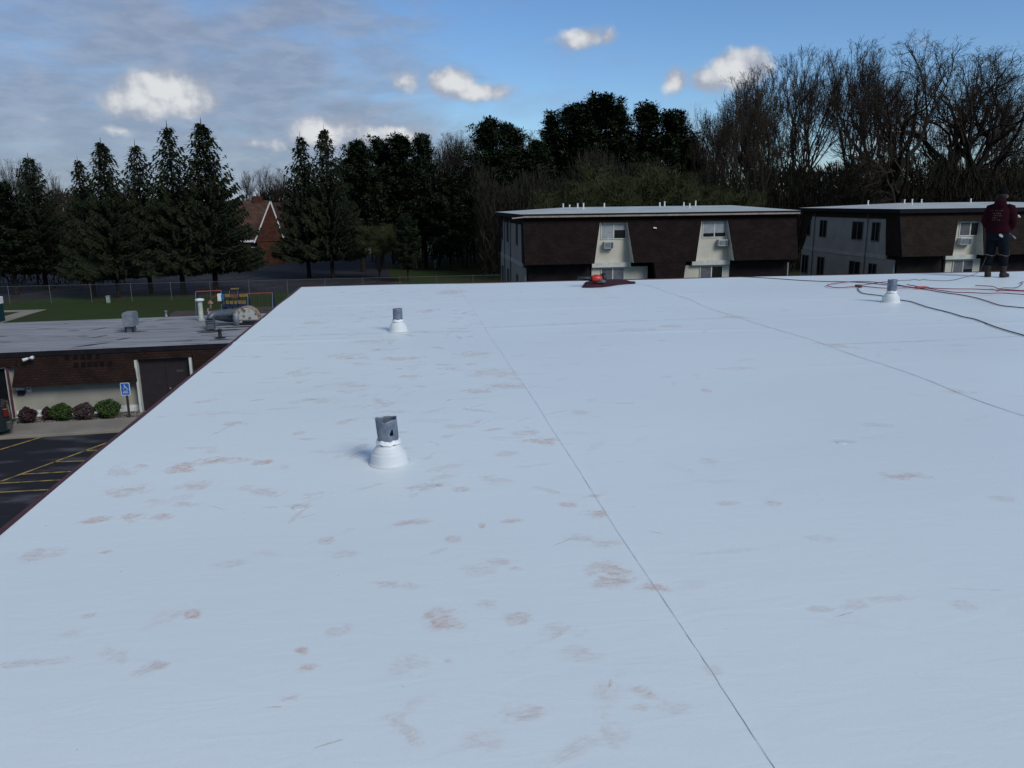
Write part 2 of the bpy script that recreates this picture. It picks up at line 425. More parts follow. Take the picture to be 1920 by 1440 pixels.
# gravel stones
rnd = random.Random(4)
m = MB()
for k in range(1500):
    s_, t_ = rnd.uniform(.2, 10.4), rnd.uniform(-1.5, -.05); r_ = rnd.uniform(.02, .055)
    c = Vector(T(s_, t_, G+.03)); pts = []
    for q in ((1,0,0),(0,1,0),(-1,0,0),(0,-1,0)):
        pts.append(c + Vector(q)*r_*rnd.uniform(.7, 1.2))
    top = c + Vector((0, 0, r_*rnd.uniform(.7, 1.1)))
    for i in range(4): m.poly([pts[i], pts[(i+1) % 4], top])
tag(m.build('loose_stones', mat('pale_stone', (0.26, 0.24, 0.20), .9, (0.12, .105, .09), 9)), 'pale loose stones in the bed under the low wall', 'gravel', kind='stuff')
# yellow markings
m = MB(); zz = G + .010
def line(pa, pb, wd=.11):
    a, b = P(*pa, zz), P(*pb, zz); a.z = b.z = zz
    d = (b-a).normalized(); n = Vector((-d.y, d.x, 0))*wd/2
    m.quad(a-n, b-n, b+n, a+n)
line((86,817),(-120,879)); line((225,821),(-60,925)); line((225,826),(212,822), .1)
for a, b in (((158,845),(330,840)), ((100,866),(300,859)), ((42,889),(260,877)), ((0,906),(230,893)), ((-60,926),(200,912)), ((232,818),(300,816))): line(a, b, .10)
tag(m.build('yellow_parking_lines', M_yellow), kind='structure')
# concrete path in the lawn at far left, mulch bed of the playground
m = MB(); z2 = G + .006
m.poly([P(-40,583.5,z2), P(5,582,z2), P(88,580,z2), P(60,588,z2), P(5,605,z2), P(-60,616,z2), P(-60,606,z2), P(5,594,z2), P(38,584.5,z2), P(-40,587,z2)])
for k, v in enumerate(m.v): m.v[k] = (v[0], v[1], z2)
tag(m.build('concrete_path', M_conc), kind='structure')
m = MB(); m.poly([(P(x, y, z2).x, P(x, y, z2).y, z2) for x, y in ((322,598),(318,589),(330,583),(380,582),(470,576),(540,574),(600,580),(600,605),(450,612))])
tag(m.build('mulch_bed', M_mulch), kind='structure')

# ------------------------------------------------------------------ our building
XL, XS, XS2, XR, YB = -2.07, 1.0, 4.58, 20.0, -4.0
def far_y(x): return 16.45 - (x - XL) * 0.030
def zf(x, y):
    z = 0.0035*math.sin(x*1.7+y*.9) + 0.003*math.sin(y*2.3 - x*.6 + 1) 
    for (yc, sl, amp, wd) in ((9.6, -.05, .010, .05), (10.3, .02, .006, .05), (12.0, .05, .007, .06), (13.3, .03, .008, .07), (7.1, .03, .003, .05)):
        d = (y - (yc + sl*(x-2))) / wd
        if abs(d) < 4: z += amp*math.exp(-d*d)*(0.5 + 0.5*math.sin(x*1.3+yc*3))
    if y > 13.9: z -= (y-13.9)*0.004
    if x > XS: z -= 0.002
    if x > XS2: z += 0.002
    return z
b_root = empty('roofed_building', (8, 6, G), 'long flat roofed building with bright white membrane roof and thin dark red metal edge', 'building')
nx, ny = 300, 300
mb = MB()
xs = np.concatenate([np.linspace(XL, 5, 170), np.linspace(5.08, XR, 131)])
vs = []
for j in range(ny+1):
    for x in xs:
        ye = far_y(x); y = YB + (ye - YB)*j/ny
        vs.append((x, y, zf(x, y)))
mb.v = vs; n_ = len(xs)
for j in range(ny):
    for i in range(n_-1):
        a = j*n_+i; mb.f.append((a, a+1, a+n_+1, a+n_))
mb.mi = [0]*len(mb.f)

# seams between the sheets
def strip(x0, wob, wdt, y0=YB+.1, y1=16.2, dz=.0025, seed=1):
    q = MB(); rr = random.Random(seed); prev = None; y = y0
    while y < y1:
        x = x0 + wob*math.sin(y*1.1+seed) + wob*.6*math.sin(y*3.1) + rr.uniform(-.0009, .0009)
        h = wdt/2*rr.uniform(.6, 1.35); cur = ((x-h, y), (x+h, y))
        if prev: q.quad(*[(p[0], p[1], zf(p[0], p[1])+dz) for p in (prev[0], prev[1], cur[1], cur[0])])
        prev = cur; y += .05 if y < 6 else .1
    return q
strip(XS, .006, .0022, seed=1).build('seam', M_seam, b_root)
strip(XS2, .035, .0075, seed=5).build('seam', M_seam, b_root)
M_lap = mat('faint_lap', (0.56, 0.64, 0.68), 0.6, (0.66, 0.75, 0.76), 2)
def cross(y0, xa, xb, sl, seed):
    q = MB(); rr = random.Random(seed); prev = None; x = xa
    while x < xb:
        y = y0 + sl*(x-xa) + .012*math.sin(x*2.1+seed); h = .006*rr.uniform(.3, 1.6)
        cur = ((x, y-h), (x, y+h))
        if prev: q.quad(*[(p[0], p[1], zf(p[0], p[1])+.0024) for p in (prev[0], cur[0], cur[1], prev[1])])
        prev = cur; x += .07
    return q
cross(10.15, XL+.3, XS-.02, -.01, 3).build('seam', M_lap, b_root)
cross(10.4, XS+.02, XS2-.05, .05, 7).build('seam', M_lap, b_root)
cross(13.2, XS+.02, XS2-.06, .02, 9).build('seam', M_lap, b_root)
cross(8.3, XS2+.08, 12, .03, 11).build('seam', M_lap, b_root)
# edge metal and walls
M_edge = mat('dark_red_edge_metal', (0.075, 0.018, 0.020), 0.6)
q = MB()
q.box(XL-.035, XL-.002, YB, far_y(XL)+.03, -.05, .004)
q.hexa([(XL-.03, far_y(XL)+.002, -.16), (XR, far_y(XR)+.002, -.16), (XR, far_y(XR)+.03, -.16), (XL-.03, far_y(XL)+.03, -.16),
        (XL-.03, far_y(XL)+.002, .002), (XR, far_y(XR)+.002, .002), (XR, far_y(XR)+.03, .002), (XL-.03, far_y(XL)+.03, .002)])
q.build('edge_trim', M_edge, b_root)
q = MB(); q.hexa([(XL+.15, YB, G), (XR, YB, G), (XR, far_y(XR)-.15, G), (XL+.15, far_y(XL)-.15, G),
                  (XL+.15, YB, -.10), (XR, YB, -.10), (XR, far_y(XR)-.15, -.10), (XL+.15, far_y(XL)-.15, -.10)])
q.build('wall', M_brick, b_root)

for fx_, fy_ in ((560, 951), (1578, 829)):
    c = P(fx_, fy_); q = MB(); q.lathe((c.x, c.y, zf(c.x, c.y)), [(.036, .0003), (.031, .0012), (.024, .0018), (.012, .0021)], 24); q.build('fastener_bump', M_tpo, b_root, smooth=True)
# boot scuffs lying on the membrane
scf = [ # px, py, width px, height px, strength, redness, tread, tilt
 (343,880,52,20,.8,.7,1,-.1),(415,864,80,11,.85,.8,0,.05),(490,868,42,9,.95,.9,0,.1),(240,922,92,16,.6,.55,0,.25),(365,912,80,14,.55,.5,0,.2),
 (182,975,60,9,.85,.8,0,.25),(250,971,45,13,.85,.8,1,.1),(308,970,44,11,.7,.7,0,.15),(345,948,44,9,.45,.5,0,-.1),(285,940,30,7,.5,.6,0,.2),
 (198,1036,22,5,.8,.8,0,.1),(362,1155,26,18,.95,.95,0,.5),(568,1222,26,15,.9,.9,0,-.2),(575,1254,44,14,.9,.9,0,.15),(548,1312,40,9,.8,.9,0,.1),
 (75,1040,80,18,.55,.6,0,.2),(170,1156,26,8,.6,.8,0,.3),(130,1190,50,14,.3,.4,0,.6),(303,1250,22,14,.5,.8,0,-.4),(215,1230,36,36,.3,.4,0,.9),
 (614,1015,34,12,.6,.6,0,.2),(560,950,44,9,.35,.05,0,.0),(640,1040,60,14,.35,.4,1,.1),(430,1060,60,14,.3,.3,0,.2),(500,1040,60,10,.25,.3,0,.1),
 (833,1165,56,40,.75,.75,0,.6),(918,1136,40,16,.45,.3,0,-.2),(975,1163,48,26,.65,.6,1,.2),(1055,1183,70,28,.4,.3,1,.1),(750,1102,90,14,.5,.6,0,-.15),
 (935,1055,60,12,.5,.6,0,-.1),(970,1067,30,9,.6,.8,0,.2),(895,1070,60,20,.35,.2,1,.1),(1150,1075,80,36,.7,.7,0,-.3),(1140,1095,70,20,.5,.6,0,.1),
 (1225,1103,56,16,.9,.75,1,-.05),(1140,1020,54,16,.45,.5,1,0),(1117,963,46,13,.8,.8,0,.1),(1065,947,34,9,.7,.8,0,-.1),(1108,930,30,9,.6,.7,0,.1),
 (1090,1008,50,12,.55,.1,1,-.15),(850,1012,30,13,.55,.7,1,0),(905,985,14,9,.9,.95,0,0),(960,976,34,7,.6,.8,0,.25),(862,916,32,9,.6,.8,1,0),
 (825,909,16,3,.9,.7,0,0),(915,892,44,5,.6,.5,0,.15),(785,980,44,7,.55,.7,0,.1),(1210,1300,24,30,.8,.8,0,.9),(1200,1325,40,16,.5,.8,0,.3),
 (1090,1228,70,30,.35,.4,1,0),(1260,1325,60,24,.4,.3,1,0),(1140,1370,70,56,.45,.3,1,.5),(760,1370,30,60,.4,.7,0,.9),(905,1395,70,40,.3,.5,1,0),
 (842,1242,20,9,.6,.9,0,.3),(770,1250,60,40,.25,.1,0,-.6),(1330,1255,44,20,.4,.2,0,-.2),(1695,894,84,12,.8,.2,0,0),(1365,944,40,9,.45,.15,0,0),
 (1450,943,34,14,.5,.2,1,0),(1590,1135,60,16,.45,.1,0,.15),(1660,1122,90,10,.4,.05,0,.1),(1540,1140,50,10,.45,.1,0,.1),(1805,1135,46,18,.35,.15,0,-.4),
 (1325,733,22,7,.6,.3,0,0),(1650,796,70,8,.35,.1,0,-.05),(1330,865,34,12,.35,.2,0,-.2),(1580,828,44,7,.45,.05,1,0),(1890,938,60,9,.45,.2,0,-.05),
 (1025,828,50,12,.75,.7,1,0),(985,812,50,10,.5,.6,0,0),(950,850,44,10,.5,.5,1,0),(860,800,50,9,.35,.3,0,0),(925,700,80,14,.5,.8,0,0),(885,665,60,10,.45,.6,0,0),
 (900,735,40,7,.6,.7,0,.1),(955,725,70,12,.45,.5,0,0),(845,548,50,9,.6,.8,0,0),(800,583,26,6,.7,.6,1,0),(590,606,44,5,.5,.3,0,0),(750,674,60,7,.6,.6,1,0),
 (650,668,70,10,.4,.5,0,0),(700,640,80,10,.35,.2,0,0),(650,720,60,9,.35,.3,0,0),(560,702,44,7,.4,.4,1,0),(440,795,44,8,.5,.7,1,0),(610,750,60,9,.35,.4,0,0),
 (770,706,40,6,.5,.5,0,0),(1262,612,44,6,.5,.9,0,0),(1200,620,70,8,.35,.3,0,0),(1085,775,40,8,.35,.1,0,0),(1570,648,80,5,.5,.1,0,-.25),(1380,594,60,4,.5,.1,0,-.2),
 (1380,690,60,6,.35,.5,0,0),(1800,735,60,6,.4,.1,0,-.1)]
q = mb; NQ = len(mb.f); uvs = [(0, 0)]*(4*NQ); cols = [(0, 0, 0, 1)]*(4*NQ)
rr = random.Random(11)
def add_scuff(c, L, Wd, ang, st, red, tr, k):
    u = Vector((math.cos(ang), math.sin(ang), 0)); v = Vector((-math.sin(ang), math.cos(ang), 0))
    pts = [c - u*L - v*Wd, c + u*L - v*Wd, c + u*L + v*Wd, c - u*L + v*Wd]
    for p in pts:
        if p.x < XL+.01 or p.y > far_y(p.x)-.02: return
    zmax = max(zf(p.x, p.y) for p in pts + [c])
    q.quad(*[(p.x, p.y, zf(p.x, p.y) + .0022 + (k % 40)*.00007) for p in pts])
    uvs.extend([(0,0),(1,0),(1,1),(0,1)]); cols.extend([(st, red, tr, 1)]*4)
k = 0
for (x, y, wpx, hpx, st, red, tr, tilt) in scf:
    c = P(x, y); a = P(x-wpx/2, y+tilt*wpx*.25); b = P(x+wpx/2, y-tilt*wpx*.25)
    e = P(x, y-hpx/2) - P(x, y+hpx/2); d = b-a
    add_scuff(c, d.length*.85, max(e.length*.5, .02)*1.7, math.atan2(d.y, d.x), st*.70, min(1, red*.55+.45), tr*.12, k); k += 1
for i in range(400):
    x = rr.gauss(-.1, 1.0) if i < 320 else rr.uniform(1.2, 9); y = rr.uniform(4.2, 16) if i % 4 else rr.uniform(1.6, 12)
    st = rr.uniform(.12, .40) if x < 1 else rr.uniform(.06, .22)
    add_scuff(Vector((x, y, 0)), rr.uniform(.06, .26), rr.uniform(.012, .09), rr.gauss(.1, .6), st, rr.uniform(.3, .9), .12*float(rr.random() < .3), k); k += 1
for i in range(46):   # thin drag marks
    x = rr.gauss(-.2, 1.1); y = rr.uniform(1.5, 9)
    add_scuff(Vector((x, y, 0)), rr.uniform(.05, .16), rr.uniform(.003, .008), rr.gauss(.2, .7), rr.uniform(.5, .9), rr.choice((.1, .6)), 0.0, k); k += 1
for i in range(90):   # small dark specks
    x = rr.uniform(-2, 6); y = rr.uniform(1.6, 10)
    add_scuff(Vector((x, y, 0)), rr.uniform(.004, .009), rr.uniform(.004, .007), rr.random()*3, 1.0, 0.0, 0.0, k); k += 1
for i_ in range(NQ, len(mb.f)): mb.mi[i_] = 1
so = mb.build('membrane', [M_tpo, M_scuff], b_root, smooth=True)
uvl = so.data.uv_layers.new(name='UVMap'); uvl.data.foreach_set('uv', [c for p in uvs for c in p])
ca = so.data.color_attributes.new('scuff', 'FLOAT_COLOR', 'CORNER'); ca.data.foreach_set('color', [c for p in cols for c in p])
so['label'] = 'white membrane with reddish and grey boot scuffs'

# ------------------------------------------------------------------ roof vents
def vent(base, rp, hp, rc, hc, label, dent=0.0, seed=1, lean=(0, 0)):
    rn = random.Random(seed); bz = zf(base.x, base.y)
    b = Vector((base.x, base.y, bz)); r = empty('vent_pipe', b, label, 'roof vent', 'plumbing vents in white boots on the membrane roof')
    m = MB(); prof = [(rc*1.16, .001), (rc*1.10, .003), (rc*1.05, .008), (rc*1.02, .018), (rc*1.0, .035), (rc*.985, hc*.40), (rc*.96, hc*.47), (rc*.965, hc*.49), (rc*.955, hc*.51), (rc*.915, hc*.525), (rc*.90, hc*.56), (rc*.86, hc*.64), (rc*.865, hc*.66), (rc*.82, hc*.675), (rc*.79, hc*.72), (rc*.77, hc*.76), (rc*.74, hc*.77), (rc*.69, hc*.86), (rp*1.10, hc*.91), (rp*1.05, hc*.94), (rp*1.01, hc*.96), (rp*.99, hc)]
    m.lathe(b, prof, 48); m.build('boot', M_boot, r, smooth=True)
    m = MB(); N = 48; z0, z1 = hc+.002, hc+.022
    for j in range(N):
        a0, a1 = 2*math.pi*j/N, 2*math.pi*(j+1)/N
        def pt(a, rad, z): return b + Vector((math.cos(a)*rad, math.sin(a)*rad, z))
        j0 = .006*math.sin(a0*5)+.004*math.sin(a0*11+1); j1 = .006*math.sin(a1*5)+.004*math.sin(a1*11+1)
        m.quad(pt(a0, rp*1.20, z0+j0*.5), pt(a1, rp*1.20, z0+j1*.5), pt(a1, rp*1.12, z1+j1*.6), pt(a0, rp*1.12, z1+j0*.6))
        m.quad(pt(a0, rp*1.12, z1+j0*.6), pt(a1, rp*1.12, z1+j1*.6), pt(a1, rp*.98, z1+j1*.6+.004), pt(a0, rp*.98, z1+j0*.6+.004))
        m.quad(pt(a0, rp*1.0, z0-.003), pt(a1, rp*1.0, z0-.003), pt(a1, rp*1.20, z0+j1*.5), pt(a0, rp*1.20, z0+j0*.5))
    m.build('caulk_ring', M_caulk, r, smooth=True)
    m = MB(); rows = 14; cent = []
    def rad(a, f):
        q = rp*(1 + dent*(.05*math.sin(2*a+.5)*f + .03*math.sin(5*a+f*4)))
        return q
    def top(a): return hp + dent*(.0045*math.sin(2*a+1)+.003*math.sin(5*a) - (.009 if abs(a-4.45) < .22 else 0))
    for side, sg in ((1.0, 1), (.93, -1)):
        i0 = len(m.v)
        for f_ in range(rows+1):
            f = f_/rows
            for j in range(N):
                a = 2*math.pi*j/N; q = rad(a, f)*side; zc = hc*.9 + (top(a)-hc*.9)*f
                m.v.append(tuple(b + Vector((math.cos(a)*q + lean[0]*f, math.sin(a)*q + lean[1]*f, zc))))
        for f_ in range(rows):
            for j in range(N):
                # hole in the pipe facing the camera
                if dent and f_ in (6, 7) and j in (38, 39, 40): continue
                if dent and f_ == 8 and j in (39, 40): continue
                aa = (i0+f_*N+j, i0+f_*N+(j+1) % N, i0+(f_+1)*N+(j+1) % N, i0+(f_+1)*N+j)
                m.f.append(aa if sg > 0 else aa[::-1]); m.mi.append(0)
    t0 = rows*N; t1 = (rows+1)*N + rows*N
    for j in range(N): m.f.append((t0+j, t0+(j+1) % N, t1+(j+1) % N, t1+j)); m.mi.append(0)
    m.build('lead_pipe', mat('lead_pipe', (0.19, 0.225, 0.28), .5, (0.115, 0.138, 0.18), 14, metal=.25, bump=.3, bscale=40), r, smooth=True)
    return r
v1 = P(730, 866); vent(v1, .065, .290, .114, .130, 'nearest vent pipe with a torn hole in its dented grey top', dent=1.0, seed=2, lean=(-.007, 0))
v2 = P(747, 621); vent(v2, .0605, .290, .116, .128, 'vent pipe with clean grey top in the middle distance of the left lane', seed=3)
v3 = P(1670, 566); vent(v3, .070, .355, .130, .155, 'vent pipe rising beside the red hoses at the right', seed=4)

# ------------------------------------------------------------------ hoses and cords on the roof
def smooth_path(pts, n=8):
    out = []; L = len(pts)
    for i in range(L-1):
        p0, p1, p2, p3 = pts[max(i-1, 0)], pts[i], pts[i+1], pts[min(i+2, L-1)]
        for k in range(n):
            t = k/n
            out.append(0.5*((2*p1) + (p2-p0)*t + (2*p0-5*p1+4*p2-p3)*t*t + (3*p1-p0-3*p2+p3)*t**3))
    out.append(pts[-1]); return out
def hose(name, px, r, m_, label, cat, group=None, zoff=0.0, last3d=None):
    pts = []
    for (x, y) in px:
        p = P(x, y); p.y = min(p.y, far_y(p.x)-.04); p.z = zf(p.x, p.y) + r + .003 + zoff; pts.append(p)
    if last3d: pts += last3d
    sp = smooth_path(pts); r *= .78
    m = MB(); m.tube(sp, r, 8); o = m.build(name, m_, loc=sp[0], smooth=True)
    return tag(o, label, cat, group)
M_redh = mat('red_hose', (0.30, 0.045, 0.055), 0.45, (0.20, 0.03, 0.04))
M_mar = mat('maroon_hose', (0.105, 0.030, 0.050), 0.5, (0.06, 0.02, 0.035))
M_blk = mat('black_cable', (0.030, 0.034, 0.055), 0.5)
GR = 'hoses lying across the right of the white roof'
hose('air_hose', [(1374,517.5),(1395,520),(1420,521.2),(1460,523.8),(1500,526.5),(1545,528.5),(1585,529),(1620,531),(1660,535.5),(1700,539.5),(1730,543.5),(1770,550),(1800,554),(1830,560),(1850,566),(1875,574),(1900,577),(1935,580),(1990,584)], .0095, M_mar, 'dark maroon hose running from the far roof edge past the right vent', 'hose', GR)
hose('air_hose', [(1705,541),(1665,534.5),(1630,530.5),(1600,530),(1575,532.5),(1553,536),(1552,539),(1566,542),(1586,542),(1608,539.5),(1630,541.5),(1655,543.4),(1690,543.2),(1730,542.5),(1775,544.3),(1830,544.5),(1880,546.8),(1935,549)], .010, M_redh, 'bright red hose doubled back in a narrow loop left of the right vent', 'hose', GR, .012)
hose('air_hose', [(1700,538),(1730,543),(1780,551),(1815,552.5),(1850,554),(1880,553.6),(1935,558)], .010, M_redh, 'red hose leaving the red coupling and running right in front of the roofer', 'hose', GR, .022)
hose('air_hose', [(1608,542),(1612,548),(1622,552),(1652,556),(1675,561),(1700,565),(1712,567.5),(1740,577.5),(1780,588),(1806,596),(1830,601),(1870,616),(1920,631),(1990,650)], .0095, M_blk, 'dark hose running in front of the right vent down to the right edge', 'hose', GR, .0)
hose('air_hose', [(1828,538.5),(1860,540),(1872,544.5),(1900,547),(1940,549)], .010, M_redh, 'short red hose end lying just behind the red hoses near the boots', 'hose', GR, .02)
m = MB()
for (x, y) in ((1727, 543),):
    c = P(x, y); c.z = .035; m.tube([c+Vector((-.13, .02, 0)), c+Vector((-.08, .01, .004)), c+Vector((.08, -.02, .004)), c+Vector((.13, -.03, 0))], [.012, .022, .022, .012], 10)
o = m.build('hose_coupling', mat('red_plastic', (0.42, .045, .04), .4), loc=P(1727, 543), smooth=True); tag(o, 'red coupling where the red hoses cross right of the vent', 'coupling')
c = P(1609, 540); c.z = .0
r0 = empty('splitter', c, 'dark three-way splitter with a red plug where the cable and hoses meet', 'splitter')
m = MB(); m.box(c.x-.055, c.x+.055, c.y-.03, c.y+.03, .018, .062); m.build('housing', M_black, r0, bevel=.01)
m = MB(); m.tube([c+Vector((.0, -.032, .03)), c+Vector((.012, -.09, .022))], [.02, .013], 10); m.build('plug', MATS['red_plastic'], r0, smooth=True)
PERS = P(1866, 519.5)
hand = Vector((PERS.x-.02, PERS.y+.18, .80))
hose('extension_cord', [(1616,536.5),(1640,532),(1660,529),(1685,526.5),(1705,525.7),(1715,524),(1724,525.8),(1732,524),(1742,526),(1770,527.3),(1790,525.5),(1803,522)], .0062, M_blk, 'thin dark cord rising from the roof towards the roofer', 'cord', zoff=.004,
     last3d=[Vector((PERS.x-.42, PERS.y-.02, .10)), Vector((PERS.x-.22, PERS.y+.06, .36)), hand])
hose('extension_cord', [(1872,547.5),(1879,542),(1900,541.5),(1910,539),(1917,534),(1912,532.5),(1925,530),(1960,528)], .0075, M_mar, 'short maroon cord kinked near the right edge behind the hoses', 'cord', zoff=.012)

# ------------------------------------------------------------------ power tool on a maroon jacket
c0 = P(1140, 536)
def tz(x, y): return P(x, y).xy
outl = [(1091,539.5),(1096,532),(1102,530.5),(1130,527.5),(1150,526.5),(1165,527.2),(1180,529),(1192,530.5),(1191,532),(1175,533),(1160,534.5),(1142,537.5),(1130,539),(1110,539.8)]
m = MB(); base = [P(x, y) for x, y in outl]; cen = sum(base, Vector())/len(base)
rj = random.Random(5); N = len(base); levels = ((1.0, .0), (.97, .03), (.8, .045), (.5, .05), (.2, .055))
for (f, zz_) in levels:
    for p in base:
        g = cen + (p-cen)*f; m.v.append((g.x, g.y, zz_ + (rj.uniform(-.008, .012) if zz_ > 0 else .004)))
for l in range(len(levels)-1):
    for j in range(N): m.f.append((l*N+j, l*N+(j+1) % N, (l+1)*N+(j+1) % N, (l+1)*N+j)); m.mi.append(0)
m.f.append(tuple((len(levels)-1)*N+j for j in range(N))); m.mi.append(0)
M_maroon = mat('maroon_cloth', (0.045, 0.005, 0.015), .9, (0.02, 0.004, .008), 12, bump=.3)
tag(m.build('folded_jacket', M_maroon, loc=c0, smooth=True), 'crumpled maroon jacket lying flat under the red tool at the far edge', 'jacket')
tcn_ = P(1118, 536.5); tx, ty_ = tcn_.x, tcn_.y; tzz = .055
rt = empty('leaf_blower', (tx, ty_, tzz), 'red handheld blower with black nozzle and grey motor end lying on the jacket', 'power tool')
m = MB(); m.rings([((tx+dx, ty_, tzz+.085), r, r*.95, (0,1,0), (0,0,1)) for dx, r in ((-.10,.045),(-.08,.072),(-.03,.088),(.03,.088),(.08,.075),(.12,.05))], 18); m.build('housing', mat('red_shell', (0.50, .035, .02), .35), rt, smooth=True)
m = MB(); m.rings([((tx+dx, ty_, tzz+z_), ry, rz, (0,1,0), (0,0,1)) for dx, ry, rz, z_ in ((-.36,.04,.034,.10),(-.34,.052,.042,.10),(-.2,.05,.042,.10),(-.09,.055,.05,.09))], 14); m.build('nozzle', M_black, rt, smooth=True)
m = MB(); m.rings([((tx+dx, ty_+.03, tzz+.10), r, r, (0,1,0), (0,0,1)) for dx, r in ((.10,.075),(.13,.095),(.17,.098),(.19,.075))], 16); m.build('fan_cover', M_black, rt, smooth=True)
m = MB(); m.rings([((tx+dx, ty_-.07, tzz+.035), r, r*.8, (0,1,0), (0,0,1)) for dx, r in ((.02,.03),(.06,.055),(.12,.06),(.16,.04))], 14); m.build('motor', mat('grey_motor', (.10,.10,.13), .4), rt, smooth=True)
m = MB(); m.tube([(tx-.06, ty_-.085, tzz+.03), (tx+.0, ty_-.10, tzz+.02), (tx+.06, ty_-.09, tzz+.02), (tx+.10, ty_-.07, tzz+.03)], .02, 8); m.build('handle', M_black, rt, smooth=True)
m = MB(); m.box(tx+.05, tx+.07, ty_-.092, ty_-.085, tzz+.05, tzz+.10); m.build('decal', MATS['yellow_line'], rt)

# ------------------------------------------------------------------ apartment blocks
FY = 57.0
def fx(px, Y=FY): return PY(px, 450, Y).x
def fz(px, py, Y=FY): return PY(px, py, Y).z
def window(parent, x0, x1, z0, z1, Y, split=.5, blinds=(M_blind, M_blind), drop=(.5, .5), face='front', bar=False):
    """a sliding window facing -Y; frame -> glass, blind"""
    fr = MB(); w_ = .07; xm = x0 + (x1-x0)*split
    fr.box(x0, x1, Y-.05, Y+.02, z0, z0+w_); fr.box(x0, x1, Y-.05, Y+.02, z1-w_, z1)
    fr.box(x0, x0+w_, Y-.045, Y+.018, z0+w_, z1-w_); fr.box(x1-w_, x1, Y-.045, Y+.018, z0+w_, z1-w_); fr.box(xm-w_*.6, xm+w_*.6, Y-.045, Y+.018, z0+w_, z1-w_)
    f = fr.build('window', M_trim, parent)
    g = MB(); g.box(x0+w_, xm-w_*.6, Y-.02, Y-.012, z0+w_, z1-w_); g.box(xm+w_*.6, x1-w_, Y-.02, Y-.012, z0+w_, z1-w_); g.build('pane', M_glassd, f)
    for i, (a, b) in enumerate(((x0+w_, xm-w_*.6), (xm+w_*.6, x1-w_))):
        if drop[i] > 0:
            bb = MB(); bb.box(a, b, Y-.027, Y-.022, z1-w_-(z1-z0-2*w_)*drop[i], z1-w_); bb.build('blind', blinds[i], f)
    return f
def side_window(parent, y0, y1, z0, z1, X):
    fr = MB(); w_ = .06; ym = (y0+y1)/2
    for a in (y0, ym-w_/2, y1-w_): fr.box(X-.05, X+.01, a, a+w_, z0, z1)
    fr.box(X-.055, X+.01, y0, y1, z0-w_, z0); fr.box(X-.055, X+.01, y0, y1, z1, z1+w_)
    f = fr.build('window', mat('grey_frame', (.12,.125,.135), .6), parent)
    g = MB(); g.box(X-.03, X-.02, y0, y1, z0, z1); g.build('pane', M_glassd, f)
def ac(x0, x1, z0, z1, Y, label):
    r = empty('air_conditioner', ((x0+x1)/2, Y, z0), label, 'air conditioner', 'window air conditioners in the apartment walls')
    m = MB(); m.box(x0, x1, Y-.42, Y-.01, z0, z1); m.build('casing', mat('ac_casing', (.46, .50, .50), .5), r, bevel=.015)
    m = MB(); xm = x0+(x1-x0)*.66
    m.box(x0+.06, xm-.03, Y-.432, Y-.421, z0+.06, z1-.06); m.build('grille', mat('ac_grille', (.09,.12,.14), .6), r)
    m = MB(); m.box(xm+.02, x1-.04, Y-.432, Y-.421, z0+.05, z1-.05); m.build('grille', MATS['ac_grille'], r)
    m = MB()
    for k in range(5): m.box(x0+.06, xm-.03, Y-.44, Y-.433, z0+.09+k*(z1-z0-.18)/4-.008, z0+.09+k*(z1-z0-.18)/4+.008)
    m.build('louvre', MATS['ac_casing'], r)

def hip_roof(x0, x1, y0, y1, ze, zr, root, ix0, ix1):
    m = MB(); ym = (y0+y1)/2
    e = [(x0,y0,ze),(x1,y0,ze),(x1,y1,ze),(x0,y1,ze)]; a, b = (ix0, ym, zr), (ix1, ym, zr)
    m.poly([e[0], e[1], b, a]); m.poly([e[1], e[2], b]); m.poly([e[2], e[3], a, b]); m.poly([e[3], e[0], a]); m.poly([(p[0],p[1],ze-.004) for p in e][::-1])
    return m.build('roof', M_roofwhite, root)
def slab(px4, th=.14, mi=0, m=None):
    """mansard slab: 4 points in the sloping face (front), thickened backwards"""
    m.prism([Vector(p) for p in px4], Vector((0, th, th*.3)), mi); return m

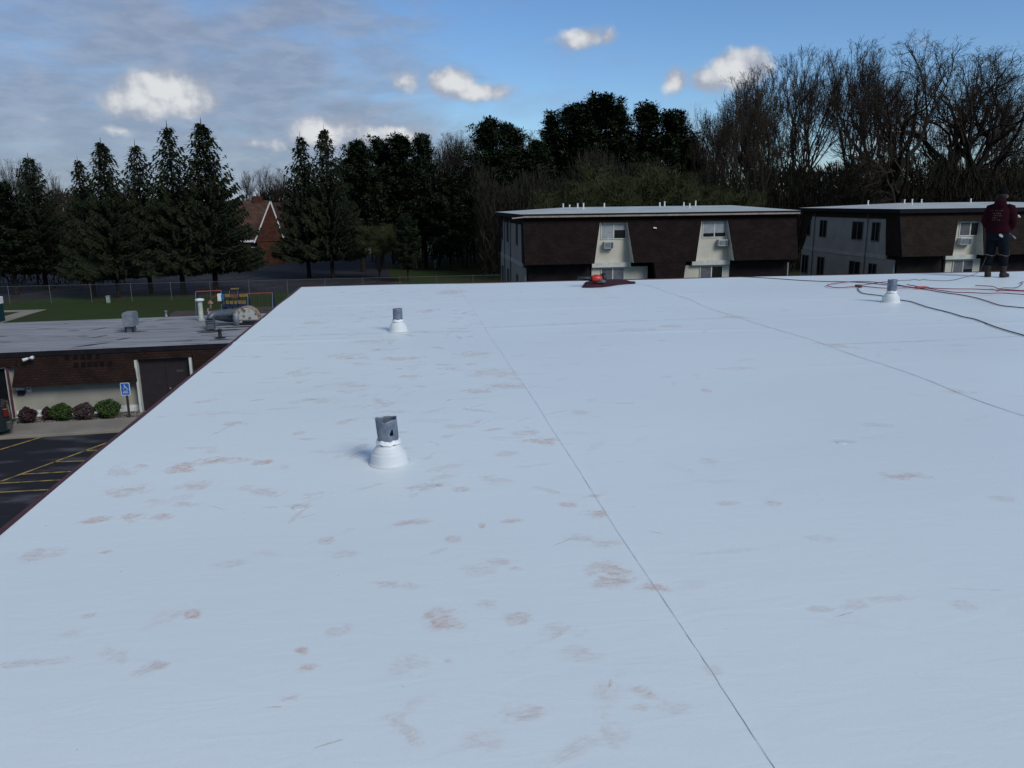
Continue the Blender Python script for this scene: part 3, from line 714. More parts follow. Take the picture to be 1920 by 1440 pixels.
APH = {}
def apartment(x0, x1, label, shing, sidem, alcoves, entry, sidewins, pipes, gutter, lamp):
    root = empty('apartment_building', (x0, FY, G), label, 'building', 'two storey apartment blocks behind the white roof')
    zt, zm, yb = .42, -2.78, FY+15.6      # mansard top, mansard foot, back
    yt, ym_ = FY+.35, FY-.62              # y of mansard top / foot
    YW = FY+.45                           # wall plane of the upper alcoves
    # structure of walls
    m = MB(); m.box(x0+.25, x1-.25, YW+.25, yb-.25, G, zt+.1)
    m.build('core_wall', M_brick, root)
    # side walls (end walls) with the mansard profile
    for xx, off in ((x0+.25, -.12), (x1-.25+.12, -.12)):
        m = MB(); m.prism([(xx, yb+.62, zm), (xx, yb-.35, zt), (xx, yt+.1, zt), (xx, ym_+.18, zm)], (off, 0, 0)); m.build('upper_side_wall', sidem, root)
        m = MB(); m.prism([(xx-.003, yb-.25, G), (xx-.003, yb-.25, zm-.33), (xx-.003, YW+.15, zm-.33), (xx-.003, YW+.15, G)], (off, 0, 0)); m.build('lower_side_wall', sidem, root)
    xs0 = x0+.25
    m = MB(); m.prism([(xs0-.125, ym_+.06, zm-.01), (xs0-.125, ym_+2.3, zm-.01), (xs0-.125, yt+1.75, zt-.004), (xs0-.125, yt-.12, zt-.004)], (-.07, 0, 0)); m.build('mansard_return', shing, root)
    m = MB(); m.prism([(xs0-.125, yb+.60, zm-.01), (xs0-.125, yb-.30, zt-.004), (xs0-.125, yb-2.1, zt-.004), (xs0-.125, yb-.55, zm-.01)][::-1], (-.07, 0, 0)); m.build('mansard_return', shing, root)
    m = MB(); m.box(xs0-.19, xs0-.124, yt+1.76, yb-2.11, zt-.44, zt-.004); m.build('frieze', shing, root)
    m = MB(); m.box(x0+.09, x0+.22, ym_+2.31, yb-.56, zm-.33, zm-.003); m.build('trim_band', mat('grey_trim', (.36,.36,.33), .6), root)
    # roof
    ze = .74
    hip_roof(x0-.25, x1+.25, FY-.15, yb+.15, ze, 1.12, root, x0+4.6, x1-1.9 if x1 < 32 else x1-6)
    m = MB(); m.box(x0-.22, x1+.22, FY-.12, yb+.12, zt, ze-.006); m.build('fascia', M_dkmetal, root)
    if gutter:
        m = MB(); m.box(x0-.1, x1+.1, FY-.24, FY-.125, ze-.24, ze-.13); g = m.build('gutter', M_gutter, root)
        m = MB(); m.tube([(x0+.05, FY-.2, ze-.2), (x0-.9, FY-.25, ze-.28), (x0-1.0, FY-.2, ze-.9)][:2], .05, 8); m.build('gutter_elbow', M_gutter, root)
    # front mansard pieces between alcoves; edges given as (top x, foot x)
    edges = [(x0, x0)]
    for al in alcoves: edges += [(al['tl'], al['bl']), (al['tr'], al['br'])]
    edges += [(x1, x1)]
    for k in range(0, len(edges), 2):
        (ta, ba), (tb, bb) = edges[k], edges[k+1]
        m = MB(); slab([(ba, ym_, zm), (bb, ym_, zm), (tb, yt-.15, zt-.003), (ta, yt-.15, zt-.003)], .5, 0, m)
        m.build('mansard', shing, root)
    # back mansard
    m = MB(); m.prism([Vector(p) for p in ((x1, yb+.66, zm), (x0, yb+.66, zm), (x0, yb-.3, zt-.003), (x1, yb-.3, zt-.003))], (0, -.3, 0)); m.build('mansard', shing, root)
    # dark corner boards on the mansard ends
    m = MB(); m.prism([(x0+.02, ym_-.004, zm-.02), (x0+.02, ym_+.30, zm-.02), (x0+.02, yt+.3, zt-.01), (x0+.02, yt-.154, zt-.01)], (-.05, 0, 0)); m.build('rake_board', M_dkmetal, root)
    for al in alcoves:
        zt2 = al['zt']
        m = MB(); m.box(al['bl']-.2, al['br']+.2, YW, YW+.2, zm-.02, zt+.05); m.build('alcove_wall', M_cream, root)
        # shingled head above the window
        m = MB(); f0 = (zt2-zm)/(zt-zm); yy = ym_+(yt-.15-ym_)*f0
        xa = al['bl']+(al['tl']-al['bl'])*f0; xb = al['br']+(al['tr']-al['br'])*f0
        m.prism([Vector(p) for p in ((xa+.002, yy, zt2), (xb-.002, yy, zt2), (al['tr']-.002, yt-.15, zt-.003), (al['tl']+.002, yt-.15, zt-.003))], (0, .5, .15)); m.build('mansard', shing, root)
        m = MB(); m.box(al['bl']+.02, al['br']-.02, YW-.28, YW-.002, zm-.34, zm+.0); m.build('alcove_sill', M_trim, root)
        # cheek boards
        for tx_, bx_ in ((al['tl'], al['bl']), (al['tr'], al['br'])):
            sgn = 1 if bx_ == al['bl'] else -1
            m = MB(); m.prism([Vector(p) for p in ((bx_+.004*sgn, ym_+.05, zm), (bx_+.004*sgn, YW, zm), (tx_+.004*sgn, YW, zt-.05), (tx_+.004*sgn, yt-.10, zt-.05))], (.03*sgn, 0, 0)); m.build('cheek_board', M_trim, root)
        window(root, al['wx0'], al['wx1'], al['wz0'], al['wz1'], YW, blinds=al['bl2'], drop=al['dr'])
        window(root, al['lx0'], al['lx1'], G+1.0+1.0, zm-.40, YW, blinds=al['bl3'], drop=al['dr3'])
        ac(*al['ac'], YW, al['acl'])
        m = MB(); m.box(al['cx0'], al['cx1'], YW+.02, YW+.24, G, zm-.34); m.build('lower_wall', M_cream, root)
    for (a, b) in entry['dark']:
        m = MB(); m.box(a, b, YW-.02, YW+.24, G, zm-.02); m.build('brick_wall', M_brick, root)
    if entry.get('bay'):
        a0_, a1_, b0_, b1_ = entry['bay']
        m = MB(); m.prism([Vector(p) for p in ((b0_, ym_-.25, zm-1.75), (b1_, ym_-.25, zm-1.75), (a1_, ym_+.02, zm+.01), (a0_, ym_+.02, zm+.01))], (0, .55, .08)); m.build('entry_mansard', shing, root)
        m = MB(); m.box(b0_+.1, b1_-.1, YW-.04, YW+.2, G, zm); m.build('entry_wall', M_brick, root)
    for (y0, y1, z0, z1) in sidewins: side_window(root, y0*1.033, y1*1.033, z0, z1, x0+.25-.12)
    for y in pipes:
        y = y*1.033
        m = MB(); m.tube([(x0+.08, y, G+.1), (x0+.08, y, zm-.35), (x0+.06, y, zm-.2), (x0+.08, y, zm), (x0+.08, y, ze-.15)], .045, 8); m.build('downpipe', M_galv, root, smooth=True)
    if lamp:
        m = MB(); m.tube([(lamp, ym_+.55, -.35), (lamp+.22, ym_+.5, -.38)], .06, 8); m.build('wall_lamp', M_white, root)
    return root
W = lambda a, b: (fx(a), fx(b))
YWp = FY+.45
def fzw(px, py): return PY(px, py, YWp).z
def alc(tl, tr, bl, br, wx, wz, lx, acp, acl, cx, bl2, dr, bl3, dr3, ztp):
    g = lambda p: PY(p, 450, YWp).x
    zb = fzw(acp[0], acp[3]); zt_ = fzw(acp[0], acp[2])
    return dict(tl=fx(tl), tr=fx(tr), bl=PY(bl,450,FY-.6).x, br=PY(br,450,FY-.6).x, wx0=g(wx[0]), wx1=g(wx[1]), wz1=fzw(wx[0], wz[0]), wz0=fzw(wx[0], wz[1]),
                lx0=g(lx[0]), lx1=g(lx[1]), ac=(g(acp[0]), g(acp[1]), zb, zt_), acl=acl, cx0=g(cx[0]), cx1=g(cx[1]), bl2=bl2, dr=dr, bl3=bl3, dr3=dr3, zt=fz(wx[0], ztp))
al1 = alc(1127,1176,1115,1190,(1126,1174),(419,449),(1127,1172),(1131,1148,453,466),'air conditioner under the open blue curtained window of the near block',(1110,1216),(M_blind,M_blind),(.99,.42),(M_screen,M_blindg),(.99,.99),417)
al2 = alc(1317,1364,1306,1379,(1316,1361),(416,446),(1314,1358),(1344,1361,449,461),'air conditioner below the half drawn white blind of the near block',(1278,1374),(M_blind,M_blind),(.74,.72),(M_screen,M_glassd),(.99,0),414)
x0a, x1a = fx(983), fx(1492)
apt1 = apartment(x0a, x1a, 'two storey apartment block straight ahead with brown shingled mansard and two cream window bays', M_shing, M_side,
    [al1, al2], dict(dark=[(x0a+.3, fx(1110)), (fx(1375), x1a-.3)], bay=(fx(1222), fx(1282), fx(1228), fx(1276))),
    [(59.2,60.1,-1.6,.0),(64.5,65.6,-1.6,.0),(68.2,69.2,-1.6,.0),(59.2,60.1,-5.4,-3.9),(64.5,65.6,-5.4,-3.9),(68.2,69.2,-5.4,-3.9)], [67.0, 63.3], True, fx(1224))
m = MB()
M_curtain = mat('teal_curtain', (.03,.10,.14), .8, (.015,.04,.06), 3)
al3 = alc(1797,1840,1789,1848,(1796,1837),(416,443),(1791,1830),(1795,1816,446,459),'air conditioner in the right block just left of the roofer',(1778,1850),(M_screen,M_blind),(.99,.04),(M_blindg,M_blindg),(.99,.3),414)
x0b = fx(1686); x1b = x0b+20.5
apt2 = apartment(x0b, x1b, 'two storey apartment block at the right with long grey side wall, partly behind the roofer', M_shing2, M_side2,
    [al3], dict(dark=[(x0b+.3, fx(1777)), (fx(1851), x1b-.3)]),
    [(57.9,59.0,-1.75,-.35),(60.2,61.8,-1.75,-.35),(65.8,67.0,-1.75,-.35),(68.6,69.8,-1.75,-.35),(57.9,59.0,-5.2,-3.6),(60.2,61.8,-5.2,-3.6),(65.8,67.0,-5.2,-3.6),(68.6,69.8,-5.2,-3.6)], [59.6, 67.9], False, None)
# vent stubs on the apartment roofs
k = 0; sn = {0: 0, 1: 0}; ordn = ['first', 'second', 'third', 'fourth', 'fifth', 'sixth', 'seventh', 'eighth', 'ninth', 'tenth']
for (px, py, Y) in ((1056,390,66),(1068,389,66),(1083,391,63.5),(1094,393,62),(1133,389,64),(1237,387.5,64),(1246,388.5,64.5),(1282,387.5,64),(1293,391,61.5),(1304,388.5,64),
                    (1627,389,65),(1695,388,64),(1709,391,62),(1727,387.5,64),(1819,387.5,64)):
    p = PY(px, py, Y); rz = .74 + (1-abs(Y-63.7)/7)*.36
    h = .36 if k % 3 else .46; k += 1
    kk_ = 0 if px < 1500 else 1; lab = ordn[sn[kk_]] + ' white vent stub from the left on the roof of the ' + ('block straight ahead' if px < 1500 else 'right block'); sn[kk_] += 1
    r = empty('roof_vent', (p.x, Y, rz-.06), lab, 'roof vent', 'white vent stubs on the ' + ('near' if px < 1500 else 'right') + ' apartment roof')
    m = MB(); m.lathe((p.x, Y, rz-.06), [(.09, 0), (.06, .06), (.055, h)], 8); m.build('pipe', M_white, r)
    m = MB(); m.lathe((p.x, Y, rz-.06), [(.06, h), (.07, h+.01), (.07, h+.03), (.04, h+.04)], 8); m.build('cap', M_white, r)
# vary labels that can be told apart
# ------------------------------------------------------------------ low building at the left
zr = -4.55
zr = sz(145, 655.5, 0)[1]
sL, sR = -22.0, sz(560, 620)[0]
root = empty('low_building', T(0, 0, G), 'low single storey building with weathered grey flat roof and steep brown shingled front', 'building')
S = lambda px, py=760, t=0.0: sz(px, py, t)[0]
Z = lambda px, py, t=0.0: sz(px, py, t)[1]
depth = 10.2
def lowroof_mat():
    m = D.materials.new('weathered_roofing'); m.use_nodes = True; nt = m.node_tree; t = NT(nt); b = nt.nodes['Principled BSDF']
    b.inputs['Roughness'].default_value = .85
    o = t.n('ShaderNodeTexCoord').outputs['Object']
    a = t.noise(t.vm('MULTIPLY', o, (.25, 1.4, 1)), 1.1, 8, .65)
    base = t.mix(t.mr(a, .3, .7), (0.30, 0.30, 0.30), (0.20, 0.205, 0.21))
    s = t.n('ShaderNodeSeparateXYZ'); t.lk(o, s.inputs[0])
    lap = t.m('FRACT', t.m('MULTIPLY', t.m('ADD', s.outputs[1], t.m('MULTIPLY', t.noise(t.vm('MULTIPLY', o, (.35, .1, 1)), 1, 3), 1.3)), .95))
    lapm = t.m('MULTIPLY', t.mr(lap, 0, .09, 1, 0), t.mr(t.noise(t.vm('MULTIPLY', o, (.3, .3, 1)), 1.5, 3), .42, .55))
    base = t.mix(t.m('MULTIPLY', lapm, .9), base, (.03, .03, .035))
    bl = t.noise(t.vm('MULTIPLY', o, (.5, 1.2, 1)), .9, 6, .6, .8)
    base = t.mix(t.m('MULTIPLY', t.mr(bl, .56, .64), .55), base, (.085, .085, .095))
    t.lk(base, b.inputs['Base Color']); return m
m = MB(); m.box(sL, sR, -.12, depth, zr-.12, zr, T=T); m.build('roof', lowroof_mat(), root)
m = MB(); m.box(sL, sR, -.16, -.122, zr-.20, zr+.02, T=T); m.build('fascia', M_dkmetal, root)
m = MB(); m.box(sL, sR, .12, depth-.1, G, zr-.122, T=T); m.build('wall', M_cream2, root)
zb = Z(145, 721, -.45)
sa, sb = S(22, 727, -.45), S(256, 716, -.45)
def mans(s0t, s1t, s0b, s1b, z0, z1, name='mansard'):
    m = MB(); t0, t1 = -.45 + .33*(z0-zb)/(zr-.2-zb), -.45+.33*(z1-zb)/(zr-.2-zb)
    m.prism([Vector(T(s0b, t0, z0)), Vector(T(s1b, t0, z0)), Vector(T(s1t, t1, z1)), Vector(T(s0t, t1, z1))], V*.2); return m.build(name, M_shing3, root)
dz1 = Z(300, 672, 0)
ds0, ds1 = S(264, 720), S(359, 700)
mans(S(30,650)-0, ds0-.12, sa+.0, sb, zb, zr-.2)
mans(ds0-.12, ds1+.12, ds0-.12, ds1+.12, dz1+.02, zr-.2)
M_ghost = mat('dark_shingle_patch', (.008, .006, .006), .9, spec=.1)
for gx, gy in ((124,671),(140,670.5),(154,670),(166,669.5),(182,669),(142,684.5),(156,684),(168,683.5),(179,683),(191,682.5),(206,682)):
    s0_, z0_ = sz(gx, gy, -.26); tt = -.45+.33*(z0_-zb)/(zr-.2-zb)
    m = MB(); m.prism([Vector(T(s0_-.10, tt-.012+(-.10)*.33/(zr-.2-zb), z0_-.10)), Vector(T(s0_+.09, tt-.012+(-.10)*.33/(zr-.2-zb), z0_-.10)), Vector(T(s0_+.10, tt-.012+(.09)*.33/(zr-.2-zb), z0_+.09)), Vector(T(s0_-.08, tt-.012+(.09)*.33/(zr-.2-zb), z0_+.09))], V*.01); m.build('letter_mark', M_ghost, root)
mans(ds1+.12, sR, ds1+.3, sR, zb, zr-.2)
mans(-9, S(30,650), -9, S(30,650), Z(10,688,0)+.02, zr-.2)
mans(sL, -9, sL, -9, zb, zr-.2)
m = MB(); m.box(S(31,780), ds0-.05, .06, .118, G, G+.30, T=T); m.build('base_board', M_white, root)
# entrance recess with doors
for (fa_, fb_) in ((ds0-.10, ds0), (ds1, ds1+.10)):
    m = MB(); m.box(fa_, fb_, -.30, .118, G, dz1+.015, T=T); m.build('door_frame', M_trim, root)
dm = (ds0+ds1)/2
M_door = mat('dark_brown_door', (0.022, 0.016, 0.018), .5)
for a, b in ((ds0+.003, dm-.006), (dm+.006, ds1-.003)):
    m = MB(); m.box(a, b, .05, .117, G+.02, dz1, T=T); dr = m.build('door', M_door, root)
    if a > dm-.1:
        m = MB(); c = Vector(T(a+.12, .02, G+1.0)); m.tube([c, c+V*.04], .04, 10); m.build('door_knob', mat('brass', (.6,.5,.3), .3, metal=.6), dr)
        m = MB(); m.box(a+.45, a+.75, .043, .048, G+1.75, G+1.83, T=T); m.build('letter_plate', mat('dull_plate', (.06,.06,.07), .4), dr)
# left glazed entrance
e0, e1 = S(-70, 740), S(17, 740); ez = Z(10, 690)
m = MB(); fw = .14
m.box(e1-.02, e1+fw, -.02, .117, G, ez+.1, T=T); m.box(e0, e1-.02, -.02, .117, ez-.03, ez+.1, T=T); m.box(e0-.1, e0, -.02, .117, G, ez+.1, T=T); m.box((e0+e1)/2-.06, (e0+e1)/2+.06, -.02, .117, G+.15, ez-.03, T=T); m.box(e0, e1-.02, -.02, .117, G, G+.15, T=T)
f = m.build('entrance_frame', M_trim, root)
m = MB(); m.box(e0, e1-.02, .05, .10, G+.15, ez-.03, T=T); g_ = m.build('entrance_glass', M_glassd, f)
m = MB()
for k in range(4): m.box(e1-.95, e1-.35-.1*(k % 2), .040, .046, ez-.75-k*.14, ez-.72-k*.14, T=T)
m.build('lettering', mat('dim_letters', (.12,.12,.12), .6), f)
m = MB(); c0_ = Vector(T(S(23,740), -.12, 0)); m.tube([c0_+Zup*(G+.1), c0_+Zup*(ez+.2)], .05, 8); m.build('downpipe', mat('maroon_pipe', (.10,.02,.035), .5), root)
# things on the wall
a, b = sz(31, 735, .05), sz(46, 728, .05)
r = empty('mailbox', T((a[0]+b[0])/2, .06, a[1]), 'white mailbox with dark newspaper slot beneath it left of the notice', 'mailbox')
m = MB(); m.box(a[0], b[0], -.03, .118, a[1]+.1, b[1]+.02, T=T); m.build('box', M_white, r, bevel=.01)
m = MB(); m.box(a[0]+.05, b[0]-.02, -.02, .118, a[1]-.12, a[1]+.03, T=T); m.build('slot', M_black, r)
a, b = sz(50.5, 736, .1), sz(58, 725.5, .1)
m = MB(); m.box(a[0], b[0], .095, .117, a[1], b[1], T=T); o = m.build('wall_notice', M_white, loc=T(a[0], .1, a[1])); tag(o, 'small pale notice on the greige wall right of the mailbox', 'notice')
m = MB(); m.box(a[0]+.04, b[0]-.04, .088, .094, b[1]-.10, b[1]-.05, T=T); q_ = m.build('notice_text', mat('ink', (.08,.1,.2), .7), o)
a = sz(56, 671, -.3)
r = empty('flood_lamp', T(a[0], -.35, a[1]), 'white twin flood lamp on the brown shingled front', 'lamp')
c = Vector(T(a[0], -.42, a[1]))
m = MB(); m.tube([c+V*.2, c], .03, 8); m.build('bracket', M_dkmetal, r)
m = MB(); m.tube([c-U*.02, c-U*.22-V*.1-Zup*.06], [.05, .08], 10); m.build('lamp_head', M_white, r, smooth=True)
m = MB(); m.tube([c+U*.02, c+U*.2-V*.1+Zup*.05], [.05, .08], 10); m.build('lamp_head', M_white, r, smooth=True)

# bushes
def bush(px, py, wpx, hpx, m_, label, seed, dens=1600):
    rn = random.Random(seed); c = P(px, py, G+.03); k = (Vector((c.x, c.y, c.z))-CP).dot(ROT @ Vector((0,0,-1)))/FPX
    rw, h = wpx*k/2, hpx*k
    r = empty('bush', c, label, 'bush', 'clipped bushes along the low building')
    m = MB()
    for i in range(dens):
        u = rn.uniform(-1, 1); a = rn.uniform(0, 2*math.pi); s_ = math.sqrt(1-u*u); rad = rn.uniform(.72, 1.0)*(1+.10*math.sin(a*3+seed)+.08*math.sin(u*5+a*2))
        p = c + Vector((s_*math.cos(a)*rw*rad, s_*math.sin(a)*rw*.8*rad, h*.52 + u*h*.5*rad))
        if p.z < c.z+.03: continue
        n = Vector((rn.gauss(0,1), rn.gauss(0,1), rn.gauss(0,1))).normalized(); uu, vv = frame_of(n); l = rn.uniform(.025, .05)
        m.quad(p-uu*l-vv*l*.5, p+uu*l-vv*l*.5, p+uu*l+vv*l*.5, p-uu*l+vv*l*.5)
    m.build('foliage', m_, r)
    m = MB()
    for i in range(9):
        a = rn.uniform(0, 6.28); m.tube([c, c+Vector((math.cos(a)*rw*.6, math.sin(a)*rw*.5, h*.8))], [.015, .005], 4)
    m.build('stem', mat('bush_stem', (.05,.035,.03), .9), r)
M_bg = mat('bright_green_leaf', (0.042, 0.080, 0.010), .7, (0.024, 0.048, 0.008), 20)
M_br = mat('red_brown_leaf', (0.050, 0.022, 0.026), .7, (0.03, 0.014, 0.016), 20)
M_br2 = mat('dusky_leaf', (0.075, 0.05, 0.05), .7, (0.045, 0.028, 0.03), 20)
bush(53, 793, 31, 29, M_br, 'dark red bush at the left end beside the glazed entrance', 1)
bush(91, 788, 20, 25, M_br, 'small dark red bush tucked behind the first green bush', 2, 1000)
bush(118, 788, 40, 32, M_bg, 'bright green bush between two dark red bushes', 3, 2200)
bush(161, 787, 37, 31, M_br2, 'dusky reddish brown bush between the two green bushes', 4, 2000)
bush(205, 784, 44, 35, M_bg, 'bright green bush nearest the blue parking sign', 5, 2400)

# accessible parking sign
sp = P(243, 783, G+.03)
r = empty('parking_sign', sp, 'blue accessible parking sign on a dark post in the gravel', 'sign')
kf = (sp-CP).dot(ROT @ Vector((0,0,-1)))/FPX
top = sp + Zup*(66*kf*1.02)
m = MB(); m.box(sp.x-.045, sp.x+.045, sp.y-.03, sp.y+.03, sp.z, top.z-.06); m.build('post', mat('dark_post', (.035,.028,.028), .7), r)
sw, sh = 8.3*kf, 24*kf
px_, pz_ = sp.x-.02, top.z-sh
def rrect(cx, cz, hw, hh, rad, y, n=5):
    pts = []
    for (sx, sz_, a0) in ((1,-1,-90),(1,1,0),(-1,1,90),(-1,-1,180)):
        for i in range(n+1):
            a = R(a0 + 90*i/n); pts.append(Vector((cx+sx*(hw-rad)+rad*math.cos(a), y, cz+sz_*(hh-rad)+rad*math.sin(a))))
    return pts
yS = sp.y-.045; cz = pz_+sh/2
m = MB(); m.prism(rrect(px_, cz, sw, sh/2, .05, yS), (0, .012, 0)); pl = m.build('plate', mat('sign_white', (.75,.77,.8), .4), r)
m = MB(); m.prism(rrect(px_, cz, sw-.025, sh/2-.025, .04, yS-.003), (0, .0025, 0)); m.build('panel', mat('sign_blue', (.02,.13,.48), .4), pl)
m = MB(); yy = yS-.006; hc_ = cz+sh*.08; s_ = sh*.5
def bar(pts, w_):
    for a, b in zip(pts[:-1], pts[1:]):
        a = Vector((px_+a[0]*s_, yy, hc_+a[1]*s_)); b = Vector((px_+b[0]*s_, yy, hc_+b[1]*s_)); d = (b-a).normalized(); n = Vector((-d.z, 0, d.x))*w_*s_/2; e = d*w_*s_*.3
        m.quad(a-n-e, b-n+e, b+n+e, a+n-e)
m.poly([Vector((px_-.09*s_+.075*s_*math.cos(a), yy, hc_+.50*s_+.075*s_*math.sin(a))) for a in [2*math.pi*i/10 for i in range(10)]])
bar([(-.07,.40),(-.04,.05),(.20,.05),(.31,-.27),(.42,-.24)], .09); bar([(-.05,.22),(.18,.22)], .07)
bar([(-.12+0,.13)] + [(.04+.29*math.cos(R(a)), -.14+.29*math.sin(R(a))) for a in range(125, 345, 20)], .07)
m.box(px_-.33*s_, px_+.33*s_, yy, yy+.001, hc_-.62*s_, hc_-.54*s_); m.box(px_-.42*s_, px_+.42*s_, yy, yy+.001, hc_-.78*s_, hc_-.70*s_)
m.build('wheelchair_symbol', MATS['sign_white'], pl)

# equipment on the low roof
def on_roof(px, py): return P(px, py, zr)
c = on_roof(247, 621.5); kk = (c-CP).dot(ROT @ Vector((0,0,-1)))/FPX
r = empty('roof_hood', c, 'square galvanised vent hood standing alone on the weathered roof', 'roof vent')
wq = 9*kk; hq = 37*kk
m = MB(); m.box(c.x-wq*.55, c.x+wq*.55, c.y-.3, c.y+.3, c.z, c.z+hq*.3); m.build('curb', M_galv, r)
m = MB(); m.box(c.x-wq, c.x+wq*1.05, c.y-.45, c.y+.45, c.z+hq*.3, c.z+hq*.94); m.box(c.x-wq*.9, c.x+wq*.95, c.y-.4, c.y+.4, c.z+hq*.94, c.z+hq); m.build('hood', M_galvl, r, bevel=.01)
m = MB(); m.box(c.x-wq*.85, c.x-wq*.6, c.y-.34, c.y-.29, c.z, c.z+hq*.3); m.box(c.x+wq*.6, c.x+wq*.85, c.y-.34, c.y-.29, c.z, c.z+hq*.3); m.build('bracket', M_black, r)
c = on_roof(312, 595); m = MB(); m.lathe(c, [(.16,0),(.07,.06),(.06,.32),(.09,.33),(.09,.38)], 10); o = m.build('pipe_vent', M_galvl, loc=c, smooth=True); tag(o, 'small pale pipe vent near the back edge of the weathered roof', 'roof vent')
c = on_roof(378, 602)
r = empty('flue', c, 'pale flue pipe with round white cap on the weathered roof', 'flue')
m = MB(); m.lathe(c, [(.22,0),(.17,.1),(.13,.14),(.12,1.05)], 16); m.build('pipe', mat('flue_paint', (.36,.40,.33), .6), r, smooth=True)
m = MB(); m.lathe(c, [(.13,1.04),(.2,1.10),(.24,1.12),(.24,1.19),(.1,1.24)], 18); m.build('cap', M_white, r, smooth=True)
c = on_roof(387, 600.5)
r = empty('gas_regulator', c+Vector((.1,.4,0)), 'rusty gas regulator and meter box just right of the flue', 'gas valve')
c = c+Vector((.1,.4,0))
m = MB(); m.box(c.x-.04, c.x+.26, c.y-.1, c.y+.1, c.z, c.z+.42); m.build('meter_box', mat('meter', (.32,.33,.33), .6), r)
m = MB(); m.tube([(c.x-.07,c.y,c.z),(c.x-.07,c.y,c.z+.6),(c.x+.1,c.y,c.z+.6),(c.x+.1,c.y,c.z+.95)], .04, 6); m.build('riser', M_rust, r)
m = MB(); m.lathe(c+Vector((.1,0,.8)), [(.03,0),(.13,.06),(.15,.11),(.09,.16),(.05,.25)], 12); m.build('diaphragm', M_rust, r, smooth=True)
c = on_roof(396, 618)
r = empty('duct_elbow', c, 'grey galvanised gooseneck duct standing in a dark tar patch', 'duct')
m = MB(); m.box(c.x-.2, c.x+.2, c.y-.2, c.y+.2, c.z+.03, c.z+.5); m.build('base', M_galv, r, bevel=.02)
m = MB(); m.tube([c+Vector((0,0,.5)), c+Vector((.0,0,.62)), c+Vector((.1,.1,.74)), c+Vector((.3,.6,.70)), c+Vector((.7,1.3,.66)), c+Vector((1.2,1.9,.6))], [.15,.15,.17,.19,.2,.2], 14); m.build('duct', M_galv, r, smooth=True)
m = MB()
for z_ in (.36, .46, .56): m.tube([c+Vector((-.21, -.205, z_)), c+Vector((.21, -.205, z_))], .018, 5)
m.build('band', M_black, r)
c = on_roof(413, 634)
r = empty('tar_sealed_pipe', c, 'short black tar coated pipe near the front edge of the weathered roof', 'roof vent')
m = MB(); m.lathe(c, [(.28,.0),(.22,.03),(.09,.08),(.075,.34)], 12); m.build('pipe', M_black, r, smooth=True)
m = MB(); m.lathe(c, [(.08,.34),(.11,.36),(.11,.42),(.04,.46)], 12); m.build('cap', M_black, r, smooth=True)
# blower housing
c = on_roof(461, 611)
r = empty('exhaust_blower', c, 'large rusty white blower with arched housing and grey duct on the weathered roof', 'blower')
rad = .62; cc = c+Vector((-.02, .25, .30))
m = MB(); pts = [cc+Vector((math.cos(a)*rad, 0, math.sin(a)*rad)) for a in [math.pi*i/14 for i in range(15)]] + [cc+Vector((-rad, 0, -.28)), cc+Vector((-rad*.35, 0, -.28)), cc+Vector((-rad*.3, 0, .0))]
m.prism(pts, (0, .06, 0)); m.build('face_plate', M_rustwhite, r)
m = MB(); n = 14
for i in range(n):
    a0, a1 = math.pi*i/n, math.pi*(i+1)/n
    for (q0, q1, y0, y1) in ((rad*1.03, rad*1.03, .03, .85), (rad*1.12, rad*1.03, .03, .03)):
        m.quad(cc+Vector((math.cos(a0)*q0, y0, math.sin(a0)*q0)), cc+Vector((math.cos(a1)*q0, y0, math.sin(a1)*q0)), cc+Vector((math.cos(a1)*q1, y1, math.sin(a1)*q1)), cc+Vector((math.cos(a0)*q1, y1, math.sin(a0)*q1)))
m.prism([cc+Vector((rad*1.03*math.cos(a), .8, rad*1.03*math.sin(a))) for a in [math.pi*i/14 for i in range(15)]], (0,.05,0)); m.build('scroll_housing', M_rust, r)
m = MB(); m.box(c.x-.62, c.x+.55, c.y+.2, c.y+1.1, c.z+.02, c.z+.14); m.build('support_frame', M_black, r)
m = MB(); m.tube([cc+Vector((-.5,.5,.05)), cc+Vector((-1.0,.6,.02)), cc+Vector((-1.7,.8,.1))], [.22,.22,.2], 16); m.build('duct', M_galv, r, smooth=True)
m = MB(); m.lathe(c+Vector((-.5,.2,0)), [(.16,0),(.16,.62),(.12,.66)], 14); m.build('motor_cover', M_galvl, r, smooth=True)
for (x, y, l, g_) in ((184,617,.9,.8),(187,631,.7,.5),(232,635,.7,.8),(170,646,1.3,.35),(405,624,1.7,.1),(412,637,.9,.1),(455,614,1.8,.0),(395,623,1.2,.0),(244,622,1.0,0)):
    pass
rn = random.Random(8); M_dkpatch = mat('tar', (.014,.014,.017), .7)  # near-black irregular flat patches, several of them around the roof equipment
for (x, y, l, wd, ang) in ((184,617,.55,.10,1.0),(187,631,.5,.10,1.0),(233,635,.5,.10,1.0),(170,647,.75,.16,.7),(405,620,1.3,.22,.05),(412,637,.6,.14,.1),(455,613,1.5,.2,.02),(392,623,.8,.2,.1),(245,622,.9,.14,.0),(2,631,.4,.1,.1),(262,596,.35,.06,.5),(262,603,.3,.06,.6),(300,600,.3,.05,.5),(420,610,.7,.12,.1),(455,617,1.3,.05,.05),(400,628,.7,.06,.05),(425,631,.9,.05,.05),(300,618,1.2,.04,.03),(330,640,.8,.04,.05)):
    c = on_roof(x, y); pts = []
    for i in range(12):
        a = 2*math.pi*i/12; q = rn.uniform(.65, 1.2)
        u_, v_ = math.cos(a)*l*q, math.sin(a)*wd*q
        pts.append((c.x+u_*math.cos(ang)-v_*math.sin(ang), c.y+u_*math.sin(ang)+v_*math.cos(ang), zr+.004))
    m = MB(); m.poly(pts); m.build('tar_patch', M_dkpatch, root)

